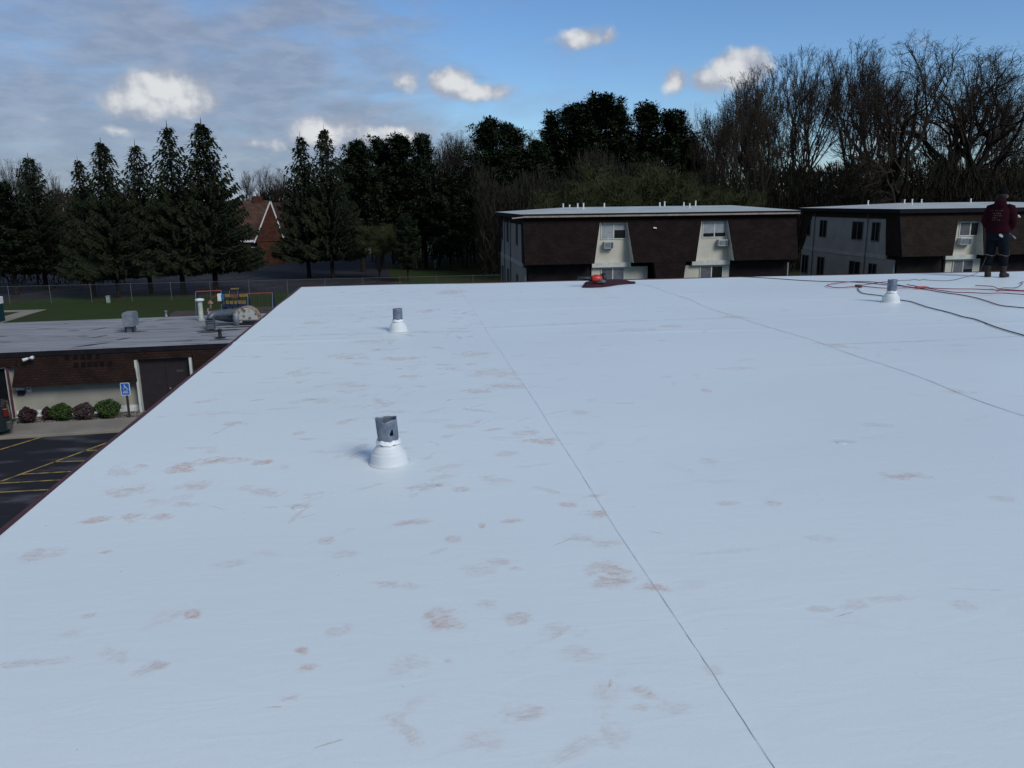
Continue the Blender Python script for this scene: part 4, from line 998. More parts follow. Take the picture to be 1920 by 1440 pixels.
# ------------------------------------------------------------------ dark parked car at the left edge
cr = P(24, 822, G)   # rear ground point, right end
r = empty('parked_car', cr, 'dark parked car at the left edge, only its rear in view', 'car')
ca_ = R(24); cu = Vector((math.cos(ca_), math.sin(ca_), 0)); cv = Vector((-math.sin(ca_), math.cos(ca_), 0))
def C(x, y, z): return cr + cu*x + cv*y + Zup*(z*1.28 if z > .5 else z*1.1)
M_car = mat('dark_car_paint', (.010,.018,.020), .25, (.008,.014,.016), spec=.6)
secs = [(-4.75,.45,.62,.70),(-4.6,.30,.78,.78),(-3.4,.28,.98,.86),(-2.9,.28,1.02,.88),(-1.0,.28,1.05,.9),(-.25,.30,1.05,.88),(-.06,.34,.98,.84),(0,.42,.80,.78)]
m = MB()
for k in range(len(secs)-1):
    (xa, za, zb_, wa), (xb, zc, zd, wb) = secs[k], secs[k+1]
    m.hexa([C(xa,.9-wa,za),C(xb,.9-wb,zc),C(xb,.9+wb,zc),C(xa,.9+wa,za),C(xa,.9-wa+.05,zb_),C(xb,.9-wb+.05,zd),C(xb,.9+wb-.05,zd),C(xa,.9+wa-.05,zb_)])
m.build('body', M_car, r)
m = MB(); m.hexa([C(-3.2,.08,1.0),C(-.35,.08,1.03),C(-.35,1.72,1.03),C(-3.2,1.72,1.0),C(-2.5,.22,1.55),C(-.75,.22,1.58),C(-.75,1.58,1.58),C(-2.5,1.58,1.55)]); m.build('cabin_glass', M_glassd, r, bevel=.04)
m = MB(); m.box(0,1,0,1,0,1, T=lambda x,y,z: C(-2.5+x*1.75, .24+y*1.32, 1.56+z*.05)); m.build('roof', M_car, r, bevel=.02)
for y0 in (.0, 1.5):
    m = MB(); m.box(0,1,0,1,0,1, T=lambda x,y,z: C(-.20+x*.19, y0-.01+y*.30, .72+z*.26)); m.build('tail_lamp', mat('tail_lamp_red', (.12,.012,.008), .3), r, bevel=.02)
m = MB(); m.box(0,1,0,1,0,1, T=lambda x,y,z: C(-.15+x*.20, .02+y*1.76, .34+z*.22)); m.build('bumper', mat('bumper', (.05,.055,.055), .5), r, bevel=.04)
for x_ in (-.95, -3.9):
    for y_ in (.02, 1.62):
        cc = C(x_, y_, .34)
        m = MB(); m.tube([cc, cc+cv*.2], .34, 22); wq_ = m.build('wheel', M_black, r, bevel=.03)
        m = MB(); m.tube([cc-cv*.015, cc+cv*.02], [.19, .21], 16); m.build('rim', mat('rim', (.35,.37,.38), .3, metal=.6), wq_)

# ------------------------------------------------------------------ far left marker, utility box, small posts
c = P(2, 603, G)
r = empty('portable_toilet', c, 'dark teal booth with white roof cut by the left edge of the photo', 'booth')
kk = (c-CP).dot(ROT @ Vector((0,0,-1)))/FPX
m = MB(); m.box(c.x-1.1, c.x+.12, c.y-.5, c.y+.5, c.z, c.z+33*kk); m.build('cabin', mat('teal', (.008,.045,.05), .5), r, bevel=.02)
m = MB(); m.box(c.x-1.15, c.x+.17, c.y-.55, c.y+.55, c.z+33*kk, c.z+46*kk); m.build('roof', M_white, r, bevel=.03)
c = P(203.5, 568, G); kk = (c-CP).dot(ROT @ Vector((0,0,-1)))/FPX
r = empty('utility_pedestal', c, 'pale green utility pedestal standing in the grass by the fence', 'utility box')
m = MB(); m.box(c.x-.15, c.x+.17, c.y-.15, c.y+.15, c.z, c.z+.62); m.build('body', mat('pale_green', (.26,.32,.25), .6), r, bevel=.03)
m = MB(); m.box(c.x-.18, c.x+.20, c.y-.18, c.y+.18, c.z+.621, c.z+.70); m.build('lid', MATS['pale_green'], r, bevel=.03)
for (x, y, h_, lab) in ((816,503,.9,'short white marker post in the lawn nearer the trees'),(898,480,.8,'tiny pale post at the wood edge left of the block')):
    c = P(x, y, G); r = empty('marker_post', c, lab, 'post', 'pale marker posts in the far lawn')
    m = MB(); m.lathe(c, [(.09,0),(.09,h_)], 8); m.build('post', mat('pale_post', (.34,.36,.33), .7), r)
    m = MB(); m.lathe(c, [(.13,h_),(.13,h_+.12),(.05,h_+.16)], 8); m.build('cap', M_white, r)

# ------------------------------------------------------------------ chain link fence
yf = P(335, 563, G).y; xa_ = P(63, 560, G).x
r = empty('chain_link_fence', (xa_, yf, G), 'long chain link fence between the lawn and the far parking lot', 'fence')
xs_ = []; x = xa_ - 4*3.73
while x < 22: xs_.append(x); x += 3.73
HF = 1.75
for i, x in enumerate(xs_):
    m = MB(); m.tube([(x, yf, G), (x, yf, G+HF+.08)], .034, 6); m.build('post', mat('fence_post', (.10,.105,.105), .6), r)
m = MB(); m.tube([(xs_[0], yf, G+HF), (xs_[-1], yf, G+HF)], .02, 5); m.build('top_rail', MATS['fence_post'], r)
m = MB(); x = xs_[0]; s_ = .22; wv_ = .004
while x < xs_[-1]:
    for d in (1, -1):
        xa, xb = (x, x+HF) if d > 0 else (x+HF, x)
        m.quad((xa, yf+.03*d*.1, G+.05), (xa+wv_*2, yf+.03*d*.1, G+.05), (xb+wv_*2, yf+.03*d*.1, G+HF-.02), (xb, yf+.03*d*.1, G+HF-.02))
    x += s_
m.build('wire_mesh', mat('wire', (.11,.115,.115), .6), r)

# ------------------------------------------------------------------ playground
yp = P(420, 596, G).y
def gp(px, py, dy=0): 
    return PY(px, py, yp+dy)
M_pb = mat('blue_tube', (.012,.03,.10), .4); M_pr = mat('orange_red_tube', (.26,.05,.03), .5); M_py = mat('yellow_panel', (.22,.155,.04), .5, (.15,.10,.03)); M_pp = mat('faded_red_panel', (.22,.06,.05), .5)
r = empty('play_structure', gp(420, 596), 'play set with blue posts, yellow panels and orange swing beams on the mulch', 'playground')
def posts(px, y0, y1, dys, rr_=.05):
    for dy in dys:
        a = gp(px, y0, 0); b = Vector((a.x, yp, G))
        m = MB(); m.tube([(b.x, yp+dy, G), (a.x+0, yp+dy*.15, a.z)], rr_, 8); m.build('post', M_pb, r)
posts(367.5, 547, 590, (-.9, .9)); posts(415, 545, 590, (-.9, .9)); posts(511, 549.5, 590, (-.9, .9)); posts(465, 551, 590, (-.9, .9))
m = MB(); m.tube([gp(367.5, 547), gp(415, 545)], .06, 8); m.build('swing_beam', M_pr, r); m = MB(); m.tube([gp(464, 551), gp(511, 549.3)], .06, 8); m.build('swing_beam', M_pr, r)
for (px_s, y0_) in ((383, 546.5), (398, 546), (480, 550.5), (496, 550)):
    a = gp(px_s, y0_); sgz = G+.55
    m = MB(); m.tube([a+Vector((-.22,0,0)), (a.x-.22, a.y, sgz)], .008, 4); m.tube([a+Vector((.22,0,0)), (a.x+.22, a.y, sgz)], .008, 4); m.build('swing_chain', M_galv, r)
    m = MB(); m.box(a.x-.24, a.x+.24, a.y-.09, a.y+.09, sgz-.03, sgz); m.build('swing_seat', M_black, r)
def panel(px0, py0, px1, py1, m_, dy, nm='panel'):
    a, b = gp(px0, py0, dy), gp(px1, py1, dy); m = MB(); m.box(min(a.x,b.x), max(a.x,b.x), a.y, a.y+.05, min(a.z,b.z), max(a.z,b.z)); m.build(nm, m_, r)
panel(421,551.5,432,557, M_py, -.7); panel(432.3,552,446,558, M_pp, -.7); panel(448,551,464,556.5, M_py, -.7)
panel(423,564,430,570, M_py, -.8); panel(431.5,564,437,570, M_py, -.8); panel(439,564,444.5,570, M_py, -.8); panel(447,563.5,461,569.5, M_py, -.8)
panel(432,540.2,448,542.5, M_py, -.3, 'canopy')
for px_s in (420, 431, 446, 464): posts(px_s, 545 if px_s in (431, 446) else 553, 0, (-.75, .75), .045)
a, b = gp(408, 565, -1.0), gp(414, 551, -1.0); m = MB(); m.box(a.x, b.x, a.y, a.y+.35, a.z, b.z); m.build('slide_hood', M_white, r, bevel=.03)
a, b = gp(414.5, 563, -1.0), gp(418.5, 552, -1.0); m = MB(); m.box(a.x, b.x, a.y, a.y+.3, a.z, b.z); m.build('slide_hood', mat('slide_blue', (.02,.16,.42), .4), r, bevel=.03)
a = gp(398, 557, -.6); b = gp(410, 554.5, -.6); m = MB(); m.tube([a+Vector((0,0,-.1)), a, b], .035, 6); m.build('hand_rail', M_pr, r)
a, b = gp(420, 575), gp(464, 575); m = MB(); m.box(a.x, b.x, yp-.75, yp+.75, G+1.0, G+1.07); m.build('deck', M_pb, r)

# ------------------------------------------------------------------ far houses
def house(x0, x1, y0, y1, zw, zrg, label, gable_right=None, garage=None):
    r = empty('brick_house', (x0, y0, G), label, 'house')
    m = MB(); m.box(x0, x1, y0, y1, G, zw); m.build('wall', M_redbrick, r)
    ym_ = (y0+y1)/2; m = MB()
    m.prism([Vector((x0-.4, y0-.7, zw)), Vector((x0-.4, ym_, zrg)), Vector((x0-.4, y1+.7, zw))], (x1-x0+.8, 0, 0)); rf = m.build('roof', M_roofbrown, r)
    m = MB(); m.box(x0-.4, x1+.4, y0-.78, y0-.71, zw-.22, zw+.1); m.build('eave_board', M_white, r)
    return r, ym_
hx1 = P(492, 497, G); yh = hx1.y+2
zE = PY(470, 451, yh).z; zR = PY(470, 376, yh+7).z
x_l, x_r = PY(180, 450, yh).x, PY(490, 450, yh).x
r, ymh = house(x_l, x_r, yh, yh+14, zE, zR, 'long brick house with steep brown roof seen between the spruces at the left')
# cross gable at its right end
ga, gb, gt = PY(494, 450, yh-1.5), PY(531, 450, yh-1.5), PY(507, 377, yh-1.5)
m = MB(); m.prism([Vector((ga.x-1.2, yh-1.5, zE-.1)), Vector((gb.x, yh-1.5, zE-.1)), Vector((gt.x, yh-1.5, gt.z-.2))], (0, 12, 0)); m.build('gable', M_redbrick, r)
m = MB()
for a in (Vector((ga.x-1.4, 0, zE-.3)), Vector((gb.x+.3, 0, zE-.3))):
    b = Vector((gt.x, 0, gt.z)); d = (b-a).normalized(); n = Vector((-d.z, 0, d.x))*.09
    m.prism([Vector((p.x, yh-1.62, p.z)) for p in (a-n, b-n, b+n, a+n)], (0, .1, 0))
m.build('barge_board', M_white, r)
m = MB(); m.box(ga.x-1.0, gb.x-.5, yh-1.4, yh+5, G, zE-.11); m.build('wing_wall', M_redbrick, r)
m = MB(); m.box(PY(473,380,yh+6).x, PY(490,380,yh+6).x, yh+6.4, yh+7.5, zR-.5, zR+.7); m.build('chimney', M_redbrick, r)
for (a, b) in ((458, 467), (471, 480)):
    m = MB(); xa, xb = PY(a, 450, yh).x, PY(b, 450, yh).x; m.box(xa, xb, yh-.06, yh-.003, PY(a,463,yh).z, PY(a,454,yh).z); wn = m.build('window', M_glassd, r)
    m = MB(); zl = PY(a,464.5,yh).z; m.box(xa-.1, xb+.1, yh-.12, yh-.003, zl, zl+.14); m.build('sill', M_white, wn)
m = MB(); xa = PY(487.5, 450, yh).x; m.tube([(xa, yh-.75, G), (xa, yh-.75, zE-.23)], .09, 6); m.build('porch_post', M_white, r)
# garage house
yg = P(700, 476, G).y
zE2 = PY(680, 451, yg).z; zR2 = PY(680, 415, yg+5).z
x_l, x_r = PY(585, 450, yg).x, PY(712, 450, yg).x
r, _ = house(x_l, x_r, yg, yg+10, zE2, zR2, 'smaller brick house with a white garage door behind the middle trees')
xa, xb = PY(666, 450, yg).x, PY(695, 450, yg).x; zt_ = PY(680, 455, yg).z
m = MB(); m.box(xa, xb, yg-.06, yg-.003, G+.02, zt_); gd = m.build('garage_door', M_white, r)
m = MB()
for k in range(1, 4): zq = G+(zt_-G)*k/4; m.box(xa, xb, yg-.068, yg-.061, zq-.02, zq+.02)
m.build('panel_joint', M_blindg, gd)
for (a, b) in ((603, 612), (632, 640)):
    m = MB(); xa, xb = PY(a, 450, yg).x, PY(b, 450, yg).x; m.box(xa, xb, yg-.06, yg-.003, PY(a,466,yg).z, PY(a,456,yg).z); wn = m.build('window', M_glassd, r)
    m = MB(); zl = PY(a,455.5,yg).z
    m.box(xa-.15, xb+.15, yg-.1, yg-.003, zl, zl+.2); m.box(xa-.15, xa, yg-.1, yg-.003, PY(a,466,yg).z, zl); m.build('frame', M_white, wn)
m = MB(); px0, px1 = PY(650, 450, yg-4).x, PY(670, 450, yg-4).x
m.poly([(px0, yg-9, G+.012), (px1, yg-5, G+.012), (px1+.5, yg-3, G+.012), (px0-1, yg-6, G+.012)])
tag(m.build('garden_path', M_conc), kind='structure')

# ------------------------------------------------------------------ trees
M_spr = mat('spruce_needle', (0.020, 0.031, 0.018), .85, (0.034, 0.040, 0.019), 1.2, 6, spec=.1)
M_pin = mat('pine_needle', (0.022, 0.036, 0.021), .85, (0.034, 0.046, 0.021), 1.0, 6, spec=.1)
M_bark = mat('grey_bark', (0.028, 0.022, 0.019), .95, (0.017, 0.014, 0.012), 3, spec=.1)
M_twig = mat('brown_twig', (0.044, 0.034, 0.026), .95, (0.030, 0.025, 0.019), 1.5, spec=.1)
M_palebark = mat('pale_bark', (0.05, 0.044, 0.036), .95, (0.03, 0.027, 0.022), 3, spec=.1)
M_bud = mat('olive_bud', (0.056, 0.062, 0.026), .9, (0.038, 0.044, 0.020), 2, spec=.1)
M_under = mat('undergrowth', (0.030, 0.026, 0.019), .95, (0.019, 0.021, 0.013), .3, 6, spec=.1)

def spruce_mesh(seed, H=15.0, Rm=3.1, gap=.0, bare=2.5):
    rn = random.Random(seed); tr = MB(); tr.tube([(0,0,0),(0,0,H*.5),(0,0,H*.99)], [.24,.14,.015], 8)
    cr_ = MB(); z = bare
    while z < H-.25:
        f = z/H; rl = (Rm*(1-f)**.84*min(1, .55+f*3) + .04)*rn.uniform(.84, 1.10)*(1 if f > .12 else .85)
        nb = max(5, int(6+9*(1-f)))
        a0 = rn.random()*6.28
        for b in range(nb):
            if rn.random() < gap: continue
            a = a0+2*math.pi*b/nb+rn.uniform(-.25, .25); L = rl*rn.uniform(.72, 1.15); 
            zz0 = z+rn.uniform(-.12,.12); ca, sa_ = math.cos(a), math.sin(a)
            n = max(3, int(L/.19)); rise = .55 if f > .8 else (.30 if f > .55 else (.12 if f > .3 else -.08))
            prev = None
            for k in range(n+1):
                q = k/n; p = Vector((ca*L*q, sa_*L*q, zz0+L*(rise*q - .26*q*(1-q) + .10*q*q*q)))
                if q > .12:
                    for sd_ in (-1, 1, 0):
                        wd = (1-q*.75)*.34+.10; ang = a + sd_*rn.uniform(.5, 1.0)
                        l = wd*rn.uniform(.7, 1.2) if sd_ else .35
                        d = Vector((math.cos(ang), math.sin(ang), rn.uniform(-.45, .0))) ; s_ = Vector((-math.sin(ang), math.cos(ang), rn.uniform(-.4,.4)))*rn.uniform(.035,.065)
                        cr_.quad(p-s_*.6, p+s_*.6, p+d*l+s_, p+d*l-s_)
                        # hanging needles
                        if rn.random() < (.8 if f < .6 else .25):
                            dn = Vector((ca*.1, sa_*.1, -rn.uniform(.18,.42))); s2 = Vector((math.cos(ang), math.sin(ang), 0))*rn.uniform(.07,.14)
                            cr_.quad(p-s2, p+s2, p+dn+s2*.5+d*l*.4, p+dn-s2*.5+d*l*.4)
                if prev is not None and k % 2 == 0: pass
                prev = p
            tr.tube([(0,0,zz0), (ca*L*.6, sa_*L*.6, zz0+L*(rise*.6-.06))], [.035,.012], 3, cap=False)
        z += rn.uniform(.20, .33)*(1 if f < .8 else .75)
    cr_.tube([(0,0,H-.9),(0.01,0,H+.35)], [.07,.015], 4)
    return tr, cr_

def pine_mesh(seed, H=20.0, Rm=4.0, low=.15, ntuft=150, per=56, tuft=.64):
    rn = random.Random(seed); tr = MB(); lean = Vector((rn.uniform(-.5,.5), rn.uniform(-.5,.5), 0))
    tr.tube([Vector((0,0,0)), Vector((0,0,H*.4))+lean*.4, Vector((0,0,H*.92))+lean], [.34,.22,.05], 8)
    cr_ = MB(); f = low
    z = H*low
    cents = []
    while z < H*.97:
        f = z/H; rl = Rm*(math.sin(min(1, (1-f)*1.9+.12)*math.pi/2)**.8)*(.55+.45*min(1, (f-low)/.25+.3))
        for b in range(rn.randint(4, 7)):
            a = rn.random()*6.28; L = rl*rn.uniform(.55, 1.12); base = Vector((0,0,z))+lean*f
            rise = rn.uniform(.12, .5) if f < .78 else rn.uniform(.4, 1.3)
            if f > .6: L *= rn.uniform(.6, 1.15)
            tip = base+Vector((math.cos(a)*L, math.sin(a)*L, L*rise))
            zl = H*rn.uniform(.93, 1.07) - math.hypot(tip.x, tip.y)*.75
            if tip.z > zl:
                tip = base + (tip-base)*.55
                tip.z = min(tip.z, max(zl, base.z + .1))
            mid = base*.45+tip*.55+Vector((0,0,-L*.06)); tr.tube([base, mid, tip], [.06,.04,.012], 4, cap=False)
            for q in np.arange(.12, 1.05, .22):
                cents.append((base.lerp(tip, q)+Vector((rn.uniform(-.35,.35), rn.uniform(-.35,.35), rn.uniform(-.05,.35)))*(.5+q*.6), rn.uniform(.65,1.15)*tuft*(.7+.4*q)))
        z += rn.uniform(.35, .6)
    for (c, s_) in cents:
        for i in range(int(per*s_/tuft)):
            d = Vector((rn.gauss(0,1), rn.gauss(0,1), rn.gauss(0,.7)+.25)).normalized(); r_ = s_*rn.random()**.5
            p = c + Vector((d.x*r_*1.1, d.y*r_*1.1, d.z*r_*.75)); u_, v_ = frame_of(d)
            l = rn.uniform(.18,.34); w_ = rn.uniform(.06,.12)
            cr_.quad(p-u_*w_, p+u_*w_, p+d*l+u_*w_*.4, p+d*l-u_*w_*.4)
    return tr, cr_

def bare_mesh(seed, H=22.0, spread=.55, fork=.28, r0=.32, levels=6, twist=.35, limbs=3, up=.45, tw=.020, trunk_mb=None, twig_mb=None, kids=(2,4)):
    rn = random.Random(seed); tr = MB(); tg = MB()
    def grow(p, d, L, r, lv):
        segs = 4 if lv <= 2 else 2
        pts = [p]; rs = [r]; dd = d.copy(); q = p.copy()
        for k in range(segs):
            dd = (dd + Vector((rn.gauss(0,1), rn.gauss(0,1), rn.gauss(0,1)))*twist*.35 + Vector((0,0,up*.18))).normalized()
            q = q + dd*(L/segs); pts.append(q.copy()); rs.append(r*(1-(k+1)/segs*.42))
        if lv >= levels-1:
            # twigs as thin two-sided blades
            for a, b in zip(pts[:-1], pts[1:]):
                u_, v_ = frame_of(b-a); w0 = tw
                tg.quad(a-u_*w0, a+u_*w0, b+u_*w0*.6, b-u_*w0*.6)
                for q_ in range(1):
                    c_ = a.lerp(b, rn.random()); tdir = ((b-a).normalized()+Vector((rn.gauss(0,.7), rn.gauss(0,.7), rn.gauss(.1,.5)))).normalized(); l_ = rn.uniform(.25, .6); w1 = tw*.62
                    u_, v_ = frame_of(tdir); tg.quad(c_-v_*w1, c_+v_*w1, c_+tdir*l_+v_*w1*.5, c_+tdir*l_-v_*w1*.5)
        else: (tr if lv < 3 else tg).tube(pts, rs, 7 if lv < 2 else (5 if lv < 3 else 3), cap=False)
        if lv >= levels: return
        n = limbs if lv == 0 else rn.randint(*kids)
        az0 = rn.random()*6.28
        for i in range(n):
            last = (i == 0 and lv > 0)
            pos = 1.0 if (lv == 0 or last) else rn.uniform(.35, .98)
            idx = pos*segs; i0 = min(int(idx), segs-1); pp = pts[i0].lerp(pts[i0+1], idx-i0)
            az_ = az0 + 2*math.pi*i/n + rn.uniform(-.5,.5)
            sp = spread*(rn.uniform(.35,.6) if last else rn.uniform(.7,1.25))
            u_, v_ = frame_of(dd); nd = (dd*math.cos(sp) + (u_*math.cos(az_)+v_*math.sin(az_))*math.sin(sp)).normalized()
            Lr = (rn.uniform(.60,.80) if last else rn.uniform(.52,.76)) if lv > 0 else rn.uniform(.75, 1.0)
            grow(pp, nd, (L if lv > 0 else H*.26)*Lr, max(r*(.62 if not last else .58)*rn.uniform(.8,1.05), .008), lv+1)
    grow(Vector((0,0,0)), Vector((rn.uniform(-.06,.06), rn.uniform(-.06,.06), 1)).normalized(), H*fork, r0, 0)
    av = np.array(tg.v); zp = np.percentile(av[:, 2], 96); s_ = H*.95/zp
    rp_ = np.percentile(np.hypot(av[:, 0], av[:, 1]), 93)
    def soft(a, b, c):
        if c > zp: c = zp + (c-zp)*.35
        q_ = math.hypot(a, b)
        if q_ > rp_: k_ = (rp_ + (q_-rp_)*.4)/q_; a *= k_; b *= k_
        return a, b, c
    tr.v = [soft(*v) for v in tr.v]; tg.v = [soft(*v) for v in tg.v]
    tr.v = [(a*s_, b*s_, c*s_) for a, b, c in tr.v]; tg.v = [(a*s_, b*s_, c*s_) for a, b, c in tg.v]
    return tr, tg

protos = {}
def make_proto(kind, key, name, cat, trmb, crmb, trm, crm, crname='crown'):
    r = empty(name, (0, -60, G-50), None, cat)
    ORG[r.name] = Vector((0,0,0))
    t = trmb.build('trunk', trm, r); c = crmb.build(crname, crm, r)
    protos.setdefault(kind, []).append([r, False])
    return r
def place(kind, idx, px, ytop, Y, Hn, label, group, rz=None, wide=1.0):
    pr = protos[kind][idx % len(protos[kind])]
    o = pr[0] if not pr[1] else copy_tree(pr[0]); pr[1] = True
    top = PY(px, ytop, Y); s_ = (top.z-G)/Hn
    o.location = (top.x, Y, G); o.scale = (s_*wide, s_*wide, s_); o.rotation_euler = (0, 0, rz if rz is not None else (px*1.37) % 6.28)
    tag(o, label, None, group); return o

for sd_, gp_, Rm_ in ((1,.05,4.9),(2,.10,4.4),(3,.26,4.7)):
    make_proto('spruce', sd_, 'spruce_tree', 'tree', *spruce_mesh(sd_, 15, Rm_, gp_), M_bark, M_spr)
for sd_ in (4, 5, 6):
    make_proto('pine', sd_, 'pine_tree', 'tree', *pine_mesh(sd_, 20, 3.6+.4*(sd_-4), .21), M_bark, M_pin)
for sd_, kw in ((11, dict(spread=.42, fork=.22, limbs=4, r0=.26, up=.5, levels=6, kids=(3,4))), (12, dict(spread=.40, fork=.26, limbs=3, r0=.24, up=.55, levels=6, kids=(3,4))), (13, dict(spread=.5, fork=.2, limbs=3, r0=.28, up=.42, levels=6, kids=(3,4)))):
    make_proto('bare', sd_, 'bare_tree', 'tree', *bare_mesh(sd_, 22, tw=.018, **kw), (M_palebark if sd_ == 12 else M_bark), M_twig, 'branches')
for sd_ in (21, 22, 23):
    make_proto('oak', sd_, 'bare_oak', 'tree', *bare_mesh(sd_, 24, spread=.62, fork=.26, limbs=3, r0=.60, up=.5, twist=.75, levels=7, tw=.016, kids=(2,4)), M_bark, M_twig, 'branches')
for sd_ in (31, 32):
    make_proto('olive', sd_, 'budding_tree', 'tree', *bare_mesh(sd_, 10, spread=.5, fork=.08, limbs=5, r0=.12, up=.5, levels=6, tw=.02, kids=(3,4)), M_palebark, M_bud, 'branches')

SG = 'spruces in the row behind the fence'
place('spruce', 2, 52, 292, 97, 15.0, 'ragged conifer at the far left edge, apart from the spruce row', SG, wide=1.15)
for i, (px, yt, Y, idx, lab, wd) in enumerate((
    (145,298,88,1,'shortest narrow spruce at the left end of the spruce row',.9),(188,264,87,0,'second spruce from the left, with an even pointed top',.95),
    (252,268,90,2,'spruce with a rounded ragged top between two taller ones',1.0),(312,233,88,2,'tall open spruce with see-through upper branches',1.0),
    (376,228,89,0,'tallest and broadest dark spruce with a forked tip at the right of the row',1.05),
    (562,254,104,1,'slim spruce with a tapering tip just right of the brick gable',1.0),(607,240,103,0,'slim pointed spruce left of the rounded pines',.85))):
    place('spruce', idx, px, yt, Y, 15.0, lab, SG, wide=wd)
PG = 'pines standing in the wood'
for i, (px, yt, Y, idx, lab, wd) in enumerate((
    (0,340,92,1,'pine crown cut by the left edge of the photo',1.0),
    (668,262,112,1,'bushy pine just right of the slim spruces',.9),(705,256,116,2,'dark round topped pine right of the bushy pine',.9),(752,250,114,0,'upright pine standing left of the bare wood',.9),(790,250,116,1,'narrow pine beside the bare wood',.72),
    (640,300,165,2,'low pine filling the gap behind the slim spruces',1.0),(730,300,165,0,'broad low pine over the garage house',1.0),
    (915,220,112,1,'pine with a flaring top left of the big dark pines',.88),(962,228,116,0,'slender pine between the flaring pine and the big dark pines',.8),
    (1030,210,122,2,'left shoulder pine of the big dark group',.7),(1075,188,120,0,'big dark pine with several upright tufts',1.0),(1125,174,121,1,'tallest of the big dark pines, over the near block',1.0),
    (1165,192,124,2,'dark pine filling the notch right of the tallest pine',.8),(1215,192,120,0,'big dark pine with the spiky top right of the notch',.85),(1262,205,121,1,'rounded right shoulder pine of the big dark group',.95),(1295,250,118,2,'low right pine closing the big dark group',.8),
    (1005,262,114,1,'low shoulder pine left of the big dark group',.8),(845,330,110,2,'low dark pine in front of the bare wood',1.0),(760,400,96,1,'small dark pine with a bent trunk on the lawn edge',.8))):
    place('pine', idx, px, yt, Y, 20.6, lab, PG, wide=wd*1.32)
BG = 'bare trees of the wood behind the apartments'
bare = [(12,290,110),(38,300,104),(455,318,150),(495,308,150),(530,312,150),(95,330,120),(130,345,130),
 (815,262,118),(838,255,122),(862,245,118),(885,240,124),(905,248,128),(940,258,126),(985,235,128),(1010,240,124),
 (1290,205,130),(1330,225,128),(1362,195,118),(1400,142,116),(1448,122,114),(1500,108,118),(1545,82,110),(1598,84,118),(1640,66,112),(1440,190,126),(1790,190,135),(1880,180,135),(1340,250,112),(1420,290,109),(1500,300,110),(1580,296,109),(1660,305,110),(1740,315,109),
 (780,300,120),(730,330,125),(690,340,130),(600,340,132),(1000,300,118),(920,300,116),(870,310,114)]
words = ['bare slender tree', 'leafless tree with fine upright twigs', 'bare brown tree']
marks = [(0,'at the far left edge'),(440,'seen far off between the spruce groups'),(570,'behind the slim spruces'),(800,'in the bare stand left of the big pines'),(975,'behind the left flank of the big pines'),(1280,'just right of the big dark pines'),(1370,'above the right end of the near block'),(1500,'over the gap between the two blocks'),(1600,'in the tallest clump above the grey side wall'),(1720,'behind the thick limbed oaks at the right')]
bare.sort(); mks = [[t for a, t in marks if b_[0] >= a][-1] for b_ in bare]
ordw = ['first', 'second', 'third', 'fourth', 'fifth', 'sixth', 'seventh', 'eighth', 'ninth', 'tenth', 'eleventh', 'twelfth']
for i, (px, yt, Y) in enumerate(bare):
    nth = mks[:i].count(mks[i])
    place('bare', i, px, yt, Y, 22.0, '%s bare tree from the left %s' % (ordw[nth], mks[i]), BG, wide=(.62 if yt > 230 else .72), rz=i*1.9)
OG = 'thick limbed oaks at the right'
for (px, yt, Y, idx, lab) in ((1455,150,102,2,'grey limbed oak above the right end of the near block'),(1590,95,104,1,'oak with wiry limbs above the gap between the blocks'),(1712,90,104,0,'oak with a spreading fork left of the open patch of sky'),(1775,92,100,1,'thick limbed oak crossing the open patch of sky'),
                              (1838,78,99,2,'oak with heavy zigzag limbs directly above the roofer'),(1905,90,98,0,'oak at the right edge with curling limbs'),(1960,100,100,1,'oak partly cut by the right edge of the photo')):
    place('oak', idx, px, yt, Y, 24.0, lab, OG, wide=.82)
LG = 'olive budding trees behind the near apartment roof'
for (px, yt, Y, idx, lab) in ((1195,306,90,0,'tallest olive budding tree behind the near block roof'),(1130,334,89,1,'olive budding tree left of the tallest one'),(1085,356,88,0,'lowest olive budding tree at the left of the group'),(1240,326,91,1,'olive budding tree right of the tallest one'),
                              (1300,345,92,0,'thin budding tree below the bare wood'),(1380,355,90,1,'pale stemmed budding tree above the right end of the near block'),(705,420,100,1,'reddish bare sapling beside the fence in the middle')):
    place('olive', idx, px, yt, Y, 10.0, lab, LG, wide=1.25)

place('bare', 1, 1452, 150, 90, 22.0, 'pale stemmed bare tree just behind the gap between the two blocks', BG, wide=.7)
